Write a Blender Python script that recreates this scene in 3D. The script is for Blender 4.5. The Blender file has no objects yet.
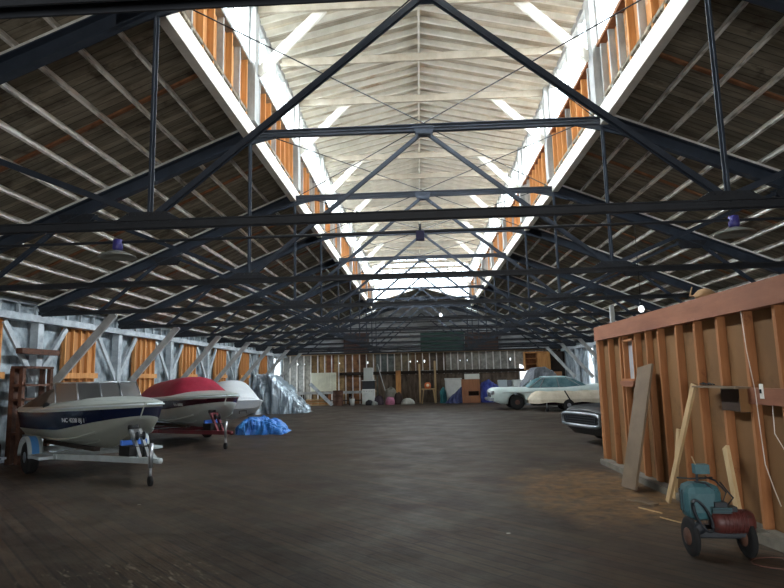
import bpy, math, random
from mathutils import Vector, Matrix, noise
random.seed(7)
C = bpy.context.scene.collection
PI = math.pi
S = 3.66                                  # bay length
def TY(n): return (n + .63) * S           # y of truss n
NY0, BACK = -5.2, 38.9
W = 2.967; ZK = 5.764; ZB = 3.245; HX = 8.9; ZH = 3.30
SL = (ZK - ZH) / (HX - W)
XW = 9.05
# ------------------------------------------------------------------ mesh helper
class MB:
    def __init__(s): s.V = []; s.F = []; s.M = []; s.S = []
    def add(s, vs, fs, mi=0, sm=False):
        n = len(s.V); s.V += [tuple(v) for v in vs]
        for f in fs: s.F.append(tuple(n + i for i in f)); s.M.append(mi); s.S.append(sm)
        return s
    def box(s, x0, x1, y0, y1, z0, z1, mi=0):
        v = [(x0,y0,z0),(x1,y0,z0),(x1,y1,z0),(x0,y1,z0),(x0,y0,z1),(x1,y0,z1),(x1,y1,z1),(x0,y1,z1)]
        return s.add(v, [(0,3,2,1),(4,5,6,7),(0,1,5,4),(1,2,6,5),(2,3,7,6),(3,0,4,7)], mi)
    def beam(s, p0, p1, w, h, up=(0,0,1), mi=0):
        p0 = Vector(p0); p1 = Vector(p1); d = (p1 - p0).normalized(); u = Vector(up)
        r = d.cross(u)
        if r.length < 1e-4: r = d.cross(Vector((0,1,0)))
        r.normalize(); u = r.cross(d).normalized()
        v = []
        for p in (p0, p1):
            for a, b in ((-1,-1),(1,-1),(1,1),(-1,1)): v.append(p + r*(a*w/2) + u*(b*h/2))
        return s.add(v, [(0,1,2,3),(7,6,5,4),(0,4,5,1),(1,5,6,2),(2,6,7,3),(3,7,4,0)], mi)
    def tube(s, pts, r, n=8, mi=0, closed=False):
        pts = [Vector(p) for p in pts]; rings = []; m = len(pts)
        up = Vector((0,0,1)); v = []
        for i, p in enumerate(pts):
            a = pts[(i-1) % m] if (closed or i > 0) else p; b = pts[(i+1) % m] if (closed or i < m-1) else p
            d = (b - a).normalized()
            x = d.cross(up)
            if x.length < .05: x = d.cross(Vector((1,0,0)))
            x.normalize(); y = d.cross(x).normalized()
            rr = r[i] if isinstance(r, (list,tuple)) else r
            for k in range(n): v.append(p + x*(rr*math.cos(2*PI*k/n)) + y*(rr*math.sin(2*PI*k/n)))
        f = []
        for i in range(m if closed else m-1):
            j = (i+1) % m
            for k in range(n): f.append((i*n+k, j*n+k, j*n+(k+1)%n, i*n+(k+1)%n))
        s.add(v, f, mi, True)
        if not closed:
            s.F.append(tuple(len(s.V)-m*n+k for k in range(n))[::-1]); s.M.append(mi); s.S.append(False)
            s.F.append(tuple(len(s.V)-n+k for k in range(n))); s.M.append(mi); s.S.append(False)
        return s
    def lathe(s, prof, c, axis=(0,0,1), n=20, mi=0, sm=True):
        c = Vector(c); ax = Vector(axis).normalized()
        x = ax.cross(Vector((0,0,1)) if abs(ax.z) < .9 else Vector((1,0,0))).normalized(); y = ax.cross(x)
        v = []; f = []
        for r, h in prof:
            for k in range(n): v.append(c + ax*h + x*(r*math.cos(2*PI*k/n)) + y*(r*math.sin(2*PI*k/n)))
        for i in range(len(prof)-1):
            for k in range(n): f.append((i*n+k, (i+1)*n+k, (i+1)*n+(k+1)%n, i*n+(k+1)%n))
        f.append(tuple(range(n))); f.append(tuple((len(prof)-1)*n+k for k in range(n))[::-1])
        return s.add(v, f, mi, sm)
    def prism(s, poly, t, axis='y', mi=0, o=0):
        n = len(poly); v = []
        for q in (o - t/2, o + t/2):
            for a, b in poly: v.append({'y':(a,q,b),'x':(q,a,b),'z':(a,b,q)}[axis])
        f = [tuple(range(n)), tuple(range(2*n-1, n-1, -1))] + [(i, i+n, (i+1)%n+n, (i+1)%n) for i in range(n)]
        return s.add(v, f, mi)
    def loft(s, secs, mi=0, mats=None, sm=True, caps=True, closed=True):
        n = len(secs[0]); b = len(s.V); s.V += [tuple(p) for q in secs for p in q]
        for i in range(len(secs)-1):
            for k in range(n if closed else n-1):
                s.F.append((b+i*n+k, b+(i+1)*n+k, b+(i+1)*n+(k+1)%n, b+i*n+(k+1)%n))
                s.M.append(mats[k] if mats else mi); s.S.append(sm)
        if caps:
            s.F.append(tuple(b+k for k in range(n))); s.M.append(mi); s.S.append(False)
            s.F.append(tuple(b+(len(secs)-1)*n+k for k in range(n))[::-1]); s.M.append(mi); s.S.append(False)
        return s
    def field(s, x0, x1, y0, y1, nx, ny, f, base=0.0, mi=0):
        v = []; F = []
        for j in range(ny+1):
            for i in range(nx+1):
                p = f(i/nx, j/ny); v.append(p)
        for j in range(ny):
            for i in range(nx): a = j*(nx+1)+i; F.append((a, a+1, a+nx+2, a+nx+1))
        return s.add(v, F, mi, False)
def build(name, mb, mats, parent=None, loc=None, label=None, bevel=0):
    me = bpy.data.meshes.new(name)
    off = Vector(loc) if loc is not None else Vector((0,0,0))
    me.from_pydata([tuple(Vector(v) - off) for v in mb.V], [], mb.F)
    for m in (mats if isinstance(mats, (list,tuple)) else [mats]): me.materials.append(m)
    me.polygons.foreach_set('material_index', mb.M); me.polygons.foreach_set('use_smooth', mb.S)
    me.update()
    import bmesh
    bm = bmesh.new(); bm.from_mesh(me); bmesh.ops.recalc_face_normals(bm, faces=bm.faces); bm.to_mesh(me); bm.free()
    o = bpy.data.objects.new(name, me); C.objects.link(o)
    o.location = off
    if parent: o.parent = parent
    if label: o['label'] = label
    if bevel:
        b = o.modifiers.new('bevel', 'BEVEL'); b.width = bevel; b.segments = 2; b.limit_method = 'ANGLE'
    return o
def tag(o, label, cat, group=None, kind=None):
    o['label'] = label; o['category'] = cat
    if group: o['group'] = group
    if kind: o['kind'] = kind
    return o
def thing(name, label, cat, loc=(0,0,0), rz=0, group=None):
    o = bpy.data.objects.new(name, None); C.objects.link(o)
    o.location = loc; o.rotation_euler = (0,0,rz); return tag(o, label, cat, group)
def single(name, mb, m, label, cat, group=None, loc=None, bevel=0, kind=None):
    if loc is None:
        xs = [v[0] for v in mb.V]; ys = [v[1] for v in mb.V]; zs = [v[2] for v in mb.V]
        loc = ((min(xs)+max(xs))/2, (min(ys)+max(ys))/2, min(zs))
    return tag(build(name, mb, m, None, loc, None, bevel), label, cat, group, kind)
def struct(name, mb, m, parent=None):
    o = build(name, mb, m, parent)
    if parent is None: o['kind'] = 'structure'
    return o
def dup(o, parent=None, **kw):
    c = o.copy(); C.objects.link(c)
    if parent: c.parent = parent
    for ch in list(o.children): dup(ch, c)
    for k, v in kw.items():
        if k == 'loc': c.location = v
        elif k == 'rz': c.rotation_euler = (0,0,v)
        else: c[k] = v
    return c
# ------------------------------------------------------------------ materials
def lin(c):
    return tuple((x/255/12.92 if x/255 <= .04045 else ((x/255+.055)/1.055)**2.4) for x in c) + (1,)
def mat(name, c1, c2=None, rough=.7, metal=0, scale=(3,3,3), detail=6, lo=.35, hi=.65, bump=0, bscale=40, c3=None, s3=1.2, f3=.5, rot=None, spec=.5):
    m = bpy.data.materials.new(name); m.use_nodes = True; nt = m.node_tree; N = nt.nodes; L = nt.links
    b = N['Principled BSDF']; b.inputs['Roughness'].default_value = rough; b.inputs['Metallic'].default_value = metal
    b.inputs['Specular IOR Level'].default_value = spec
    if c2 is None: b.inputs['Base Color'].default_value = lin(c1); 
    tc = N.new('ShaderNodeTexCoord'); mp = N.new('ShaderNodeMapping'); mp.inputs['Scale'].default_value = scale
    if rot: mp.inputs['Rotation'].default_value = rot
    L.new(tc.outputs['Object'], mp.inputs['Vector'])
    if c2 is not None:
        nz = N.new('ShaderNodeTexNoise'); nz.inputs['Scale'].default_value = 1; nz.inputs['Detail'].default_value = detail; nz.inputs['Roughness'].default_value = .65
        L.new(mp.outputs['Vector'], nz.inputs['Vector'])
        r = N.new('ShaderNodeValToRGB'); r.color_ramp.elements[0].position = lo; r.color_ramp.elements[1].position = hi
        r.color_ramp.elements[0].color = lin(c1); r.color_ramp.elements[1].color = lin(c2)
        L.new(nz.outputs['Fac'], r.inputs['Fac']); out = r.outputs['Color']
        if c3 is not None:
            n3 = N.new('ShaderNodeTexNoise'); n3.inputs['Scale'].default_value = s3; n3.inputs['Detail'].default_value = 8; n3.inputs['Roughness'].default_value = .7
            L.new(tc.outputs['Object'], n3.inputs['Vector'])
            r3 = N.new('ShaderNodeValToRGB'); r3.color_ramp.elements[0].position = f3; r3.color_ramp.elements[1].position = f3+.12
            L.new(n3.outputs['Fac'], r3.inputs['Fac'])
            mx = N.new('ShaderNodeMix'); mx.data_type = 'RGBA'
            L.new(r3.outputs['Color'], mx.inputs['Factor']); L.new(out, mx.inputs[6]); mx.inputs[7].default_value = lin(c3); out = mx.outputs[2]
        L.new(out, b.inputs['Base Color'])
    if bump:
        nb = N.new('ShaderNodeTexNoise'); nb.inputs['Scale'].default_value = bscale; nb.inputs['Detail'].default_value = 4
        L.new(tc.outputs['Object'], nb.inputs['Vector'])
        bp = N.new('ShaderNodeBump'); bp.inputs['Strength'].default_value = bump; bp.inputs['Distance'].default_value = .02
        L.new(nb.outputs['Fac'], bp.inputs['Height']); L.new(bp.outputs['Normal'], b.inputs['Normal'])
    return m
def add_lines(m, axis, freq, dark=.5, width=.08):
    """dark joint lines between boards along one object axis"""
    nt = m.node_tree; N = nt.nodes; L = nt.links; b = N['Principled BSDF']
    src = b.inputs['Base Color'].links[0].from_socket
    tc = N.new('ShaderNodeTexCoord'); sp = N.new('ShaderNodeSeparateXYZ'); L.new(tc.outputs['Object'], sp.inputs[0])
    mu = N.new('ShaderNodeMath'); mu.operation = 'MULTIPLY'; mu.inputs[1].default_value = freq; L.new(sp.outputs[axis], mu.inputs[0])
    fr = N.new('ShaderNodeMath'); fr.operation = 'FRACT'; L.new(mu.outputs[0], fr.inputs[0])
    lt = N.new('ShaderNodeMath'); lt.operation = 'LESS_THAN'; lt.inputs[1].default_value = width; L.new(fr.outputs[0], lt.inputs[0])
    fl = N.new('ShaderNodeMath'); fl.operation = 'FLOOR'; L.new(mu.outputs[0], fl.inputs[0])
    wn = N.new('ShaderNodeTexWhiteNoise'); wn.noise_dimensions = '1D'; L.new(fl.outputs[0], wn.inputs['W'])
    mr = N.new('ShaderNodeMapRange'); mr.inputs['To Min'].default_value = .72; mr.inputs['To Max'].default_value = 1.25; L.new(wn.outputs['Value'], mr.inputs['Value'])
    a = N.new('ShaderNodeMath'); a.operation = 'MULTIPLY_ADD'; a.inputs[1].default_value = -(1-dark); L.new(lt.outputs[0], a.inputs[0]); L.new(mr.outputs[0], a.inputs[2])
    mx = N.new('ShaderNodeMix'); mx.data_type = 'RGBA'; mx.blend_type = 'MULTIPLY'; mx.inputs['Factor'].default_value = 1
    L.new(src, mx.inputs[6]); L.new(a.outputs[0], mx.inputs[7]); L.new(mx.outputs[2], b.inputs['Base Color'])
    return m
M = {}
M['steel'] = mat('dark_blue_steel', (36,45,57), (47,56,69), .55, .0, (4,4,4))
M['steel2'] = mat('black_steel', (27,31,37), (37,42,49), .6, 0, (4,4,4))
M['nailer'] = mat('whitewashed_nailer', (190,188,182), (240,238,232), .8, 0, (2,2,2))
M['purlin'] = mat('weathered_whitewash_purlin', (150,144,132), (246,243,236), .85, 0, (9,2.0,9), lo=.38, hi=.56, c3=(112,100,84), s3=1.3, f3=.62)
M['sheath'] = add_lines(mat('roof_sheathing_boards', (104,96,80), (152,144,126), .9, 0, (1.2,7,1.2), c3=(88,78,64), s3=1.6, f3=.54), 1, 7.2, .45, .1)
M['rust'] = mat('rust_brown_wood', (118,76,50), (150,104,72), .85, 0, (6,6,6))
M['white'] = mat('whitewash_white', (206,202,190), (230,227,217), .85, 0, (2,2,2), c3=(196,182,158), s3=1.0, f3=.6)
M['mroof'] = mat('monitor_roof_boards', (166,157,138), (206,198,180), .9, 0, (1.5,1.5,1.5), c3=(148,118,84), s3=.7, f3=.6)
M['greywood'] = mat('pale_grey_painted_wood', (136,138,136), (176,178,176), .8, 0, (3,3,1.5))
M['fir'] = mat('orange_fir', (170,116,62), (204,148,90), .75, 0, (14,14,1.2), c3=(142,92,50), s3=2, f3=.62)
M['firb'] = add_lines(mat('orange_fir_boards', (164,108,58), (190,134,78), .8, 0, (2,2,1), c3=(206,196,178), s3=1.4, f3=.56), 1, 4.0, .55, .05)
M['wmetal'] = mat('pale_foil_siding', (92,104,112), (176,188,194), .55, .15, (2.2,2.2,1.6), detail=9, lo=.36, hi=.6, bump=.6, bscale=9, c3=(84,92,96), s3=3.2, f3=.62)
M['wpaint'] = mat('chalky_white_timber', (140,148,154), (188,196,200), .75, 0, (3,3,3))
M['concrete'] = mat('grey_block', (92,86,76), (118,112,100), .9, 0, (4,4,4))
M['black'] = mat('black_rubber', (16,16,17), None, .85)
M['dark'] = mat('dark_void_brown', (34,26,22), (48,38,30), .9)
M['chrome'] = mat('galvanised_metal', (190,196,202), (160,166,172), .3, .9)
M['ironbrown'] = mat('rusty_iron', (66,42,33), (92,60,44), .8, 0, (8,8,8))
M['palewood'] = mat('fresh_cut_lumber', (170,142,100), (188,162,122), .75, 0, (10,10,1.5))
M['glass'] = None
def glassmat(name, tint, f=.15, rough=.05):
    m = bpy.data.materials.new(name); m.use_nodes = True; nt = m.node_tree; N = nt.nodes; L = nt.links; N.clear()
    o = N.new('ShaderNodeOutputMaterial'); t = N.new('ShaderNodeBsdfTransparent'); t.inputs[0].default_value = tint
    g = N.new('ShaderNodeBsdfGlossy'); g.inputs['Roughness'].default_value = rough; mx = N.new('ShaderNodeMixShader'); mx.inputs[0].default_value = f
    L.new(t.outputs[0], mx.inputs[1]); L.new(g.outputs[0], mx.inputs[2]); L.new(mx.outputs[0], o.inputs[0]); return m
M['glass'] = glassmat('clear_window_glass', (.92,.95,.97,1), .06)
M['tglass'] = glassmat('tinted_windscreen', (.36,.42,.46,1), .2, .3)
def emit(name, col, st):
    m = bpy.data.materials.new(name); m.use_nodes = True; b = m.node_tree.nodes['Principled BSDF']
    b.inputs['Base Color'].default_value = lin(col); b.inputs['Emission Color'].default_value = lin(col); b.inputs['Emission Strength'].default_value = st; return m
# floor: diagonal worn planks
def floor_mat():
    m = bpy.data.materials.new('worn_diagonal_plank_floor'); m.use_nodes = True; nt = m.node_tree; N = nt.nodes; L = nt.links; b = N['Principled BSDF']
    tc = N.new('ShaderNodeTexCoord'); mp = N.new('ShaderNodeMapping'); mp.inputs['Rotation'].default_value = (0,0,math.radians(47)); L.new(tc.outputs['Object'], mp.inputs[0])
    br = N.new('ShaderNodeTexBrick'); br.inputs['Scale'].default_value = 1; br.inputs['Brick Width'].default_value = 3.4; br.inputs['Row Height'].default_value = .14
    br.inputs['Mortar Size'].default_value = .014; br.inputs['Mortar Smooth'].default_value = .4; br.offset = .37
    br.inputs['Color1'].default_value = lin((82,64,47)); br.inputs['Color2'].default_value = lin((46,35,26)); br.inputs['Mortar'].default_value = lin((8,7,6))
    L.new(mp.outputs[0], br.inputs['Vector'])
    def noi(sc, det, vec, lo, hi):
        n = N.new('ShaderNodeTexNoise'); n.inputs['Scale'].default_value = 1; n.inputs['Detail'].default_value = det; n.inputs['Roughness'].default_value = .68
        q = N.new('ShaderNodeMapping'); q.inputs['Scale'].default_value = sc; L.new(vec, q.inputs[0]); L.new(q.outputs[0], n.inputs['Vector'])
        r = N.new('ShaderNodeMapRange'); r.inputs['From Min'].default_value = lo; r.inputs['From Max'].default_value = hi; L.new(n.outputs['Fac'], r.inputs['Value']); return r.outputs[0]
    def mix(f, a, c, blend='MIX'):
        x = N.new('ShaderNodeMix'); x.data_type = 'RGBA'; x.blend_type = blend
        if isinstance(f, float): x.inputs['Factor'].default_value = f
        else: L.new(f, x.inputs['Factor'])
        L.new(a, x.inputs[6])
        if isinstance(c, tuple): x.inputs[7].default_value = c
        else: L.new(c, x.inputs[7])
        return x.outputs[2]
    col = br.outputs['Color']
    grain = noi((3,45,1), 5, mp.outputs[0], .42, .72)
    col = mix(grain, col, lin((30,26,22)))
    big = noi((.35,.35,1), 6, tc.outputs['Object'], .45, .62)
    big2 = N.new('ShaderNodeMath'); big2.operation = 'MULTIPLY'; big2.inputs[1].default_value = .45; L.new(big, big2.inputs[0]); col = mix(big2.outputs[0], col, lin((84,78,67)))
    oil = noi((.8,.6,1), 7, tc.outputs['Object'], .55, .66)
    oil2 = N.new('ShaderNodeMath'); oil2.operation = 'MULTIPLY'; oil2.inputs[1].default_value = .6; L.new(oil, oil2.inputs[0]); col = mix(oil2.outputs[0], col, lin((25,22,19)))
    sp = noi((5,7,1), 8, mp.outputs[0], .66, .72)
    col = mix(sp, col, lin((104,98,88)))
    def blob(cx, cy, rx, ry, edge):
        q = N.new('ShaderNodeMapping'); q.inputs['Location'].default_value = (-cx/rx, -cy/ry, 0); q.inputs['Scale'].default_value = (1/rx, 1/ry, 0); L.new(tc.outputs['Object'], q.inputs[0])
        ln = N.new('ShaderNodeVectorMath'); ln.operation = 'LENGTH'; L.new(q.outputs[0], ln.inputs[0])
        n = N.new('ShaderNodeTexNoise'); n.inputs['Scale'].default_value = 2.2; n.inputs['Detail'].default_value = 9; n.inputs['Roughness'].default_value = .75; L.new(tc.outputs['Object'], n.inputs['Vector'])
        a = N.new('ShaderNodeMath'); a.operation = 'MULTIPLY_ADD'; a.inputs[1].default_value = edge; L.new(n.outputs['Fac'], a.inputs[0]); L.new(ln.outputs['Value'], a.inputs[2])
        r = N.new('ShaderNodeMapRange'); r.inputs['From Min'].default_value = .75 + edge*.5; r.inputs['From Max'].default_value = 1.15+edge*.5; r.inputs['To Min'].default_value = 1; r.inputs['To Max'].default_value = 0
        L.new(a.outputs[0], r.inputs['Value']); return r.outputs[0]
    s1 = blob(2.15, 8.6, 1.1, 1.9, 2.2)
    fn = noi((6,6,1), 8, tc.outputs['Object'], .38, .62); sm_ = N.new('ShaderNodeMath'); sm_.operation = 'MULTIPLY'; L.new(s1, sm_.inputs[0]); L.new(fn, sm_.inputs[1])
    col = mix(sm_.outputs[0], col, lin((122,92,54)))
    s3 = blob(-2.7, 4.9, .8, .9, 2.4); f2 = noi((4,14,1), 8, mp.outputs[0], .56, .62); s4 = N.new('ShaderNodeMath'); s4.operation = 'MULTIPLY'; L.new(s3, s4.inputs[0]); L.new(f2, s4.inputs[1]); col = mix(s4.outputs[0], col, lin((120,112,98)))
    L.new(col, b.inputs['Base Color'])
    rr = noi((1.2,1.2,1), 5, tc.outputs['Object'], .3, .7)
    mr = N.new('ShaderNodeMapRange'); mr.inputs['To Min'].default_value = .42; mr.inputs['To Max'].default_value = .7; L.new(rr, mr.inputs['Value']); L.new(mr.outputs[0], b.inputs['Roughness'])
    bp = N.new('ShaderNodeBump'); bp.inputs['Strength'].default_value = .5; bp.inputs['Distance'].default_value = .006; L.new(grain, bp.inputs['Height']); bp.invert = True; L.new(bp.outputs[0], b.inputs['Normal'])
    return m
# ================================================================== SETTING
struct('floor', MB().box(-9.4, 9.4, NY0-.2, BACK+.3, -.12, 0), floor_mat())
def roofz(x): return ZK - (abs(x) - W) * SL          # truss chord centre line
T_SH = .33                                           # sheathing underside above chord centre
for sx in (-1, 1):
    m = MB()
    m.prism([(sx*W, roofz(W)+T_SH), (sx*9.6, roofz(9.6)+T_SH), (sx*9.6, roofz(9.6)+T_SH+.05), (sx*W, roofz(W)+T_SH+.05)], BACK-NY0+.5, 'y', 0, (BACK+NY0)/2)
    struct('ceiling', m, M['sheath'])
MY0 = TY(1) - .35; MY1 = TY(9)
# gable pieces of main roof where the monitor stops
for y0, y1, zr, zw in ((NY0-.2, MY0, roofz(0)+T_SH, roofz(W)+T_SH), (MY1, BACK+.3, 6.87, 6.02)):
    m = MB()
    for sx in (-1, 1):
        m.prism([(0, zr), (sx*W, zw), (sx*W, zw+.05), (0, zr+.05)], y1-y0, 'y', 0, (y0+y1)/2)
    struct('ceiling', m, M['sheath'])
# monitor roof
ZE = 8.22; ZR = 8.92
m = MB()
for sx in (-1, 1):
    m.prism([(0, ZR+.1), (sx*3.2, ZE+.1-.055), (sx*3.2, ZE+.15-.055), (0, ZR+.15)], MY1-MY0+.1, 'y', 0, (MY0+MY1)/2)
struct('ceiling', m, add_lines(M['mroof'], 1, 5.5, .7, .06))
# ridge board, rafters
single('ridge_board', MB().box(-.02, .02, MY0, MY1, ZR-.06, ZR+.1), M['white'], 'whitewashed ridge board running along the peak of the raised monitor roof', 'ridge board')
raf = None
n = int((MY1-MY0-.2)/.407)
for sx, sd in ((-1, 'left'), (1, 'right')):
    r0 = MB().beam((sx*.02, 0, ZR+.03), (sx*3.15, 0, ZE+.0), .045, .12)
    base = single('monitor_rafter', r0, M['white'], 'slim whitewashed rafter on the %s slope of the raised monitor roof' % sd, 'rafter', 'rafters of the %s monitor slope' % sd, loc=(sx*1.5, 0, ZE))
    base.location = (sx*1.5, MY0+.15, ZE)
    for i in range(1, n+1): dup(base, loc=(sx*1.5, MY0+.15+i*.407, ZE))
# monitor side walls
for sx, sd in ((-1, 'left'), (1, 'right')):
    x = sx*W
    xo = sx*(W+.10)
    w = MB().box(min(xo, xo+sx*.03), max(xo, xo+sx*.03), MY0, MY1, 5.97, 7.02)
    wall = struct('wall_monitor_' + sd, w, M['firb'])
    k = 0; y = MY0 + .1
    while y < MY1 - .1:
        q = MB().box(min(x, xo), max(x, xo), y, y+.045, 5.97, 7.02)
        build('stud', q, M['fir'] if random.random() > .22 else M['greywood'], wall); y += .407
    # sill, curb, head trims
    struct('trim_curb_' + sd, MB().box(min(x-sx*.035, xo), max(x-sx*.035, xo), MY0, MY1, 5.70, 5.96), M['white'])
    struct('trim_ledge_' + sd, MB().box(min(x-sx*.035, xo+sx*.03), max(x-sx*.035, xo+sx*.03), MY0, MY1, 5.96, 5.985), M['white'])
    struct('trim_sill_' + sd, MB().box(min(x-sx*.03, xo+sx*.06), max(x-sx*.03, xo+sx*.06), MY0, MY1, 7.02, 7.08), M['greywood'] if sx < 0 else M['rust'])
    struct('trim_head_' + sd, MB().box(min(x, xo), max(x, xo), MY0, MY1, 8.12, 8.26), M['greywood'])
    for b in range(1, 9):
        y0 = TY(b) + .1; y1 = min(TY(b+1), BACK) - .14
        f = MB(); a0, a1 = min(x, xo), max(x, xo)
        ns = 4
        for j in range(ns+1):
            yy = y0 + (y1-y0)*j/ns; wd = .05 if j == ns//2 else .025
            f.box(a0, a1, yy-wd, yy+wd, 7.08, 8.12)
        o = struct('window_%d' % (b*2 + (1 if sx < 0 else 2)), f, M['greywood'])
        xg = (a0+a1)/2
        build('pane', MB().box(xg-.003, xg+.003, y0, y1, 7.08, 8.12), M['glass'], o)
# end walls of the monitor (glazed) with main-roof gable below
for yy, nm in ((MY0-.05, 'front'), (MY1+.02, 'back')):
    f = MB()
    for i in range(-7, 8):
        xx = i*.41; zb = 6.93-abs(xx)*.286 if nm == 'back' else roofz(0)+T_SH+.05; zt = ZR + .08 - abs(xx)*(ZR-ZE)/W
        f.box(xx-.022, xx+.022, yy, yy+.06, zb, zt)
    if nm == 'back':
        f.box(-W, W, yy-.005, yy+.065, 7.9, 7.98)
    o = struct('window_%d' % (21 if nm == 'front' else 22), f, M['white'])
    zk = 6.08; zp = 6.93
    if nm == 'back': build('pane', MB().prism([(-W, zk), (0, zp), (W, zk), (W, ZE+.05), (0, ZR+.05), (-W, ZE+.05)], .006, 'y', 0, yy+.03), M['glass'], o)
    else: struct('wall_monitor_front', MB().prism([(-W, zk-.3), (W, zk-.3), (W, ZE+.05), (0, ZR+.05), (-W, ZE+.05)], .04, 'y', 0, yy-.03), M['white'])
# ties, posts, knee braces of the monitor
tiem = mat('aged_tie_whitewash', (162,152,134), (192,184,168), .85, 0, (2,2,2))
for i in range(0, 17):
    y = TY(1) + i*S/2
    if y > MY1: break
    at = i % 2 == 0
    q = MB().box(-2.85, 2.85, y-.03, y+.03, 8.02, 8.18)
    single('tie_beam', q, tiem, 'whitewashed tie beam spanning the monitor %s' % ('directly above a steel truss' if at else 'midway between two trusses'), 'beam', 'monitor tie beams %s' % ('over trusses' if at else 'between trusses'))
ORD = ['first','second','third','fourth','fifth','sixth','seventh','eighth','ninth','tenth','eleventh','twelfth','thirteenth','fourteenth']
for i in range(1, 10):
    y = TY(i) if i < 9 else MY1-.2
    for sx, sd in ((-1,'left'), (1,'right')):
        t = thing('monitor_post', 'pale grey post with diagonal brace on %s side of monitor, %s from the camera' % (sd, ORD[i-1]), 'post', (sx*2.93, y, 5.985), 0, '%s monitor posts' % sd)
        build('post', MB().box(-.07, .07, -.13, .13, 0, 2.2), M['greywood'], t)
        if 0 < i < 10: build('brace', MB().beam((-sx*.05, .1, .95), (-sx*1.22, .1, 2.13), .06, .17), M['white'], t)
# ------------------------------------------------------------------ steel trusses
def gusset(w, h, top):
    g = MB()
    pts = [(-w, 0), (w, 0), (w*.62, -h), (-w*.62, -h)] if top else [(-w, 0), (-w*.45, h), (w*.45, h), (w, 0)]
    for s2 in (-1, 1):
        g.prism(pts, .012, 'y', 0, s2*.045)
        for i in range(7):
            for j in (.2, .8):
                xx = (-w + 2*w*(i+.5)/7) * (.6 if j > .5 else .95); zz = (-h if top else h)*j
                g.box(xx-.012, xx+.012, s2*.045-.014, s2*.045+.014, zz-.012, zz+.012)
    return g
def make_truss(full=True):
    t = thing('roof_truss', 'x', 'truss')
    c = MB()                                            # flat top chord between kinks
    if full: 
        c.beam((-W,0,ZK), (W,0,ZK), .13, .014).beam((-W,-.035,ZK), (W,-.035,ZK), .012, .11).beam((-W,.035,ZK), (W,.035,ZK), .012, .11).beam((-W,0,ZK+.05),(W,0,ZK+.05),.16,.014)
        build('collar_chord', c, M['steel'], t)
    for sx in (-1, 1):
        c = MB(); a = (sx*(W-.35), ZK+.02) if False else (sx*W, ZK)
        e = (sx*HX, ZH)
        c.beam((a[0],0,a[1]), (e[0],0,e[1]), .03, .20).beam((a[0],0,a[1]+.10), (e[0],0,e[1]+.10), .20, .018).beam((a[0],0,a[1]-.10), (e[0],0,e[1]-.10), .12, .014)
        build('sloping_chord', c, M['steel'], t)
        build('nailer', MB().beam((a[0]+sx*.1,0,a[1]+.135-.1*SL), (e[0],0,e[1]+.135), .16, .05), M['nailer'], t, label='pale whitewashed timber nailer')
        build('hanger', MB().beam((sx*W,0,ZB), (sx*W,0,ZK-.05), .06, .012, (0,1,0)).beam((sx*W,0,ZB), (sx*W,0,ZK-.05), .012, .06, (0,1,0)), M['steel'], t)
        for p, q in (((0,ZK-.05),(sx*W,ZB+.05)), ((sx*W,ZB+.08),(sx*5.93,roofz(5.93))), ((sx*5.93,roofz(5.93)),(sx*7.5,ZB))):
            for o2 in (-.03, .03): pass
            build('diagonal', MB().beam((p[0],-.03,p[1]), (q[0],-.03,q[1]), .012, .06).beam((p[0],.03,p[1]), (q[0],.03,q[1]), .012, .06).beam((p[0],0,p[1]+.025),(q[0],0,q[1]+.025),.07,.012), M['steel'], t)
        g = gusset(.42, .13, False); g.V = [(v[0]+sx*W, v[1], v[2]+ZB) for v in g.V]; build('gusset_plate', g, M['steel2'], t)
        g = gusset(.34, .17, True); g.V = [(v[0]+sx*5.93, v[1], v[2]+roofz(5.93)-.06) for v in g.V]; build('gusset_plate', g, M['steel2'], t)
        g = MB().prism([(sx*(HX-1.25), ZH-.1), (sx*(HX-.5), ZH+.14), (sx*HX, ZH+.08), (sx*HX, ZH-.12)], .05, 'y'); build('heel_plate', g, M['steel2'], t)
        if full:
            g = MB().prism([(sx*(W-.45), ZK+.05), (sx*(W-.45), ZK-.06), (sx*W, ZK-.17), (sx*(W+.45), ZK-.3), (sx*(W+.45), ZK-.08), (sx*W, ZK+.08)], .03, 'y'); build('knee_plate', g, M['steel'], t)
    if full:
        g = gusset(.13, .16, True); g.V = [(v[0], v[1]*1.3, v[2]+ZK+.03) for v in g.V]
        g.V = [(v[0]*1.5, v[1], v[2]) for v in g.V]; build('gusset_plate', g, M['steel'], t)
    else:
        for sx in (-1, 1): build('sloping_chord', MB().beam((sx*W,0,ZK), (0,0,6.6), .16, .2), M['steel'], t)
    b = MB()
    for o2 in (-.04, .04): b.beam((-HX,o2,ZB), (HX,o2,ZB), .012, .085)
    b.beam((-HX,0,ZB+.035), (HX,0,ZB+.035), .15, .012)
    for i in range(-42, 43):
        if 0: b.box(i*.21-.02, i*.21+.02, -.065, .065, ZB-.05, ZB-.038)
    build('bottom_chord', b, M['steel2'], t)
    return t
full = make_truss(); 
desc = ['dark riveted steel truss right overhead, its bottom chord crossing the top edge','dark riveted steel truss with the lowest large bottom chord crossing the middle','dark steel truss second in front of the camera with wide diagonals under monitor','dark steel truss above the blue-striped boat','dark steel truss above the red-covered boat','dark steel truss fifth in front of the camera','dark steel truss sixth in front of the camera','dark steel truss seventh in front of the camera, over the silver tarp','dark steel truss over the vintage car, eighth in front of the camera','dark steel truss at the glazed far end of the monitor']
full.location = (0, TY(0), 0); full['label'] = desc[0]; full['group'] = 'steel roof trusses'
for i in range(1, 10): dup(full, loc=(0, TY(i), 0), label=desc[i])
endt = make_truss(False); endt.location = (0, BACK-.25, 0); endt['label'] = 'dark peaked steel truss standing against the back gable wall'; endt['group'] = 'steel roof trusses'
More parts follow.
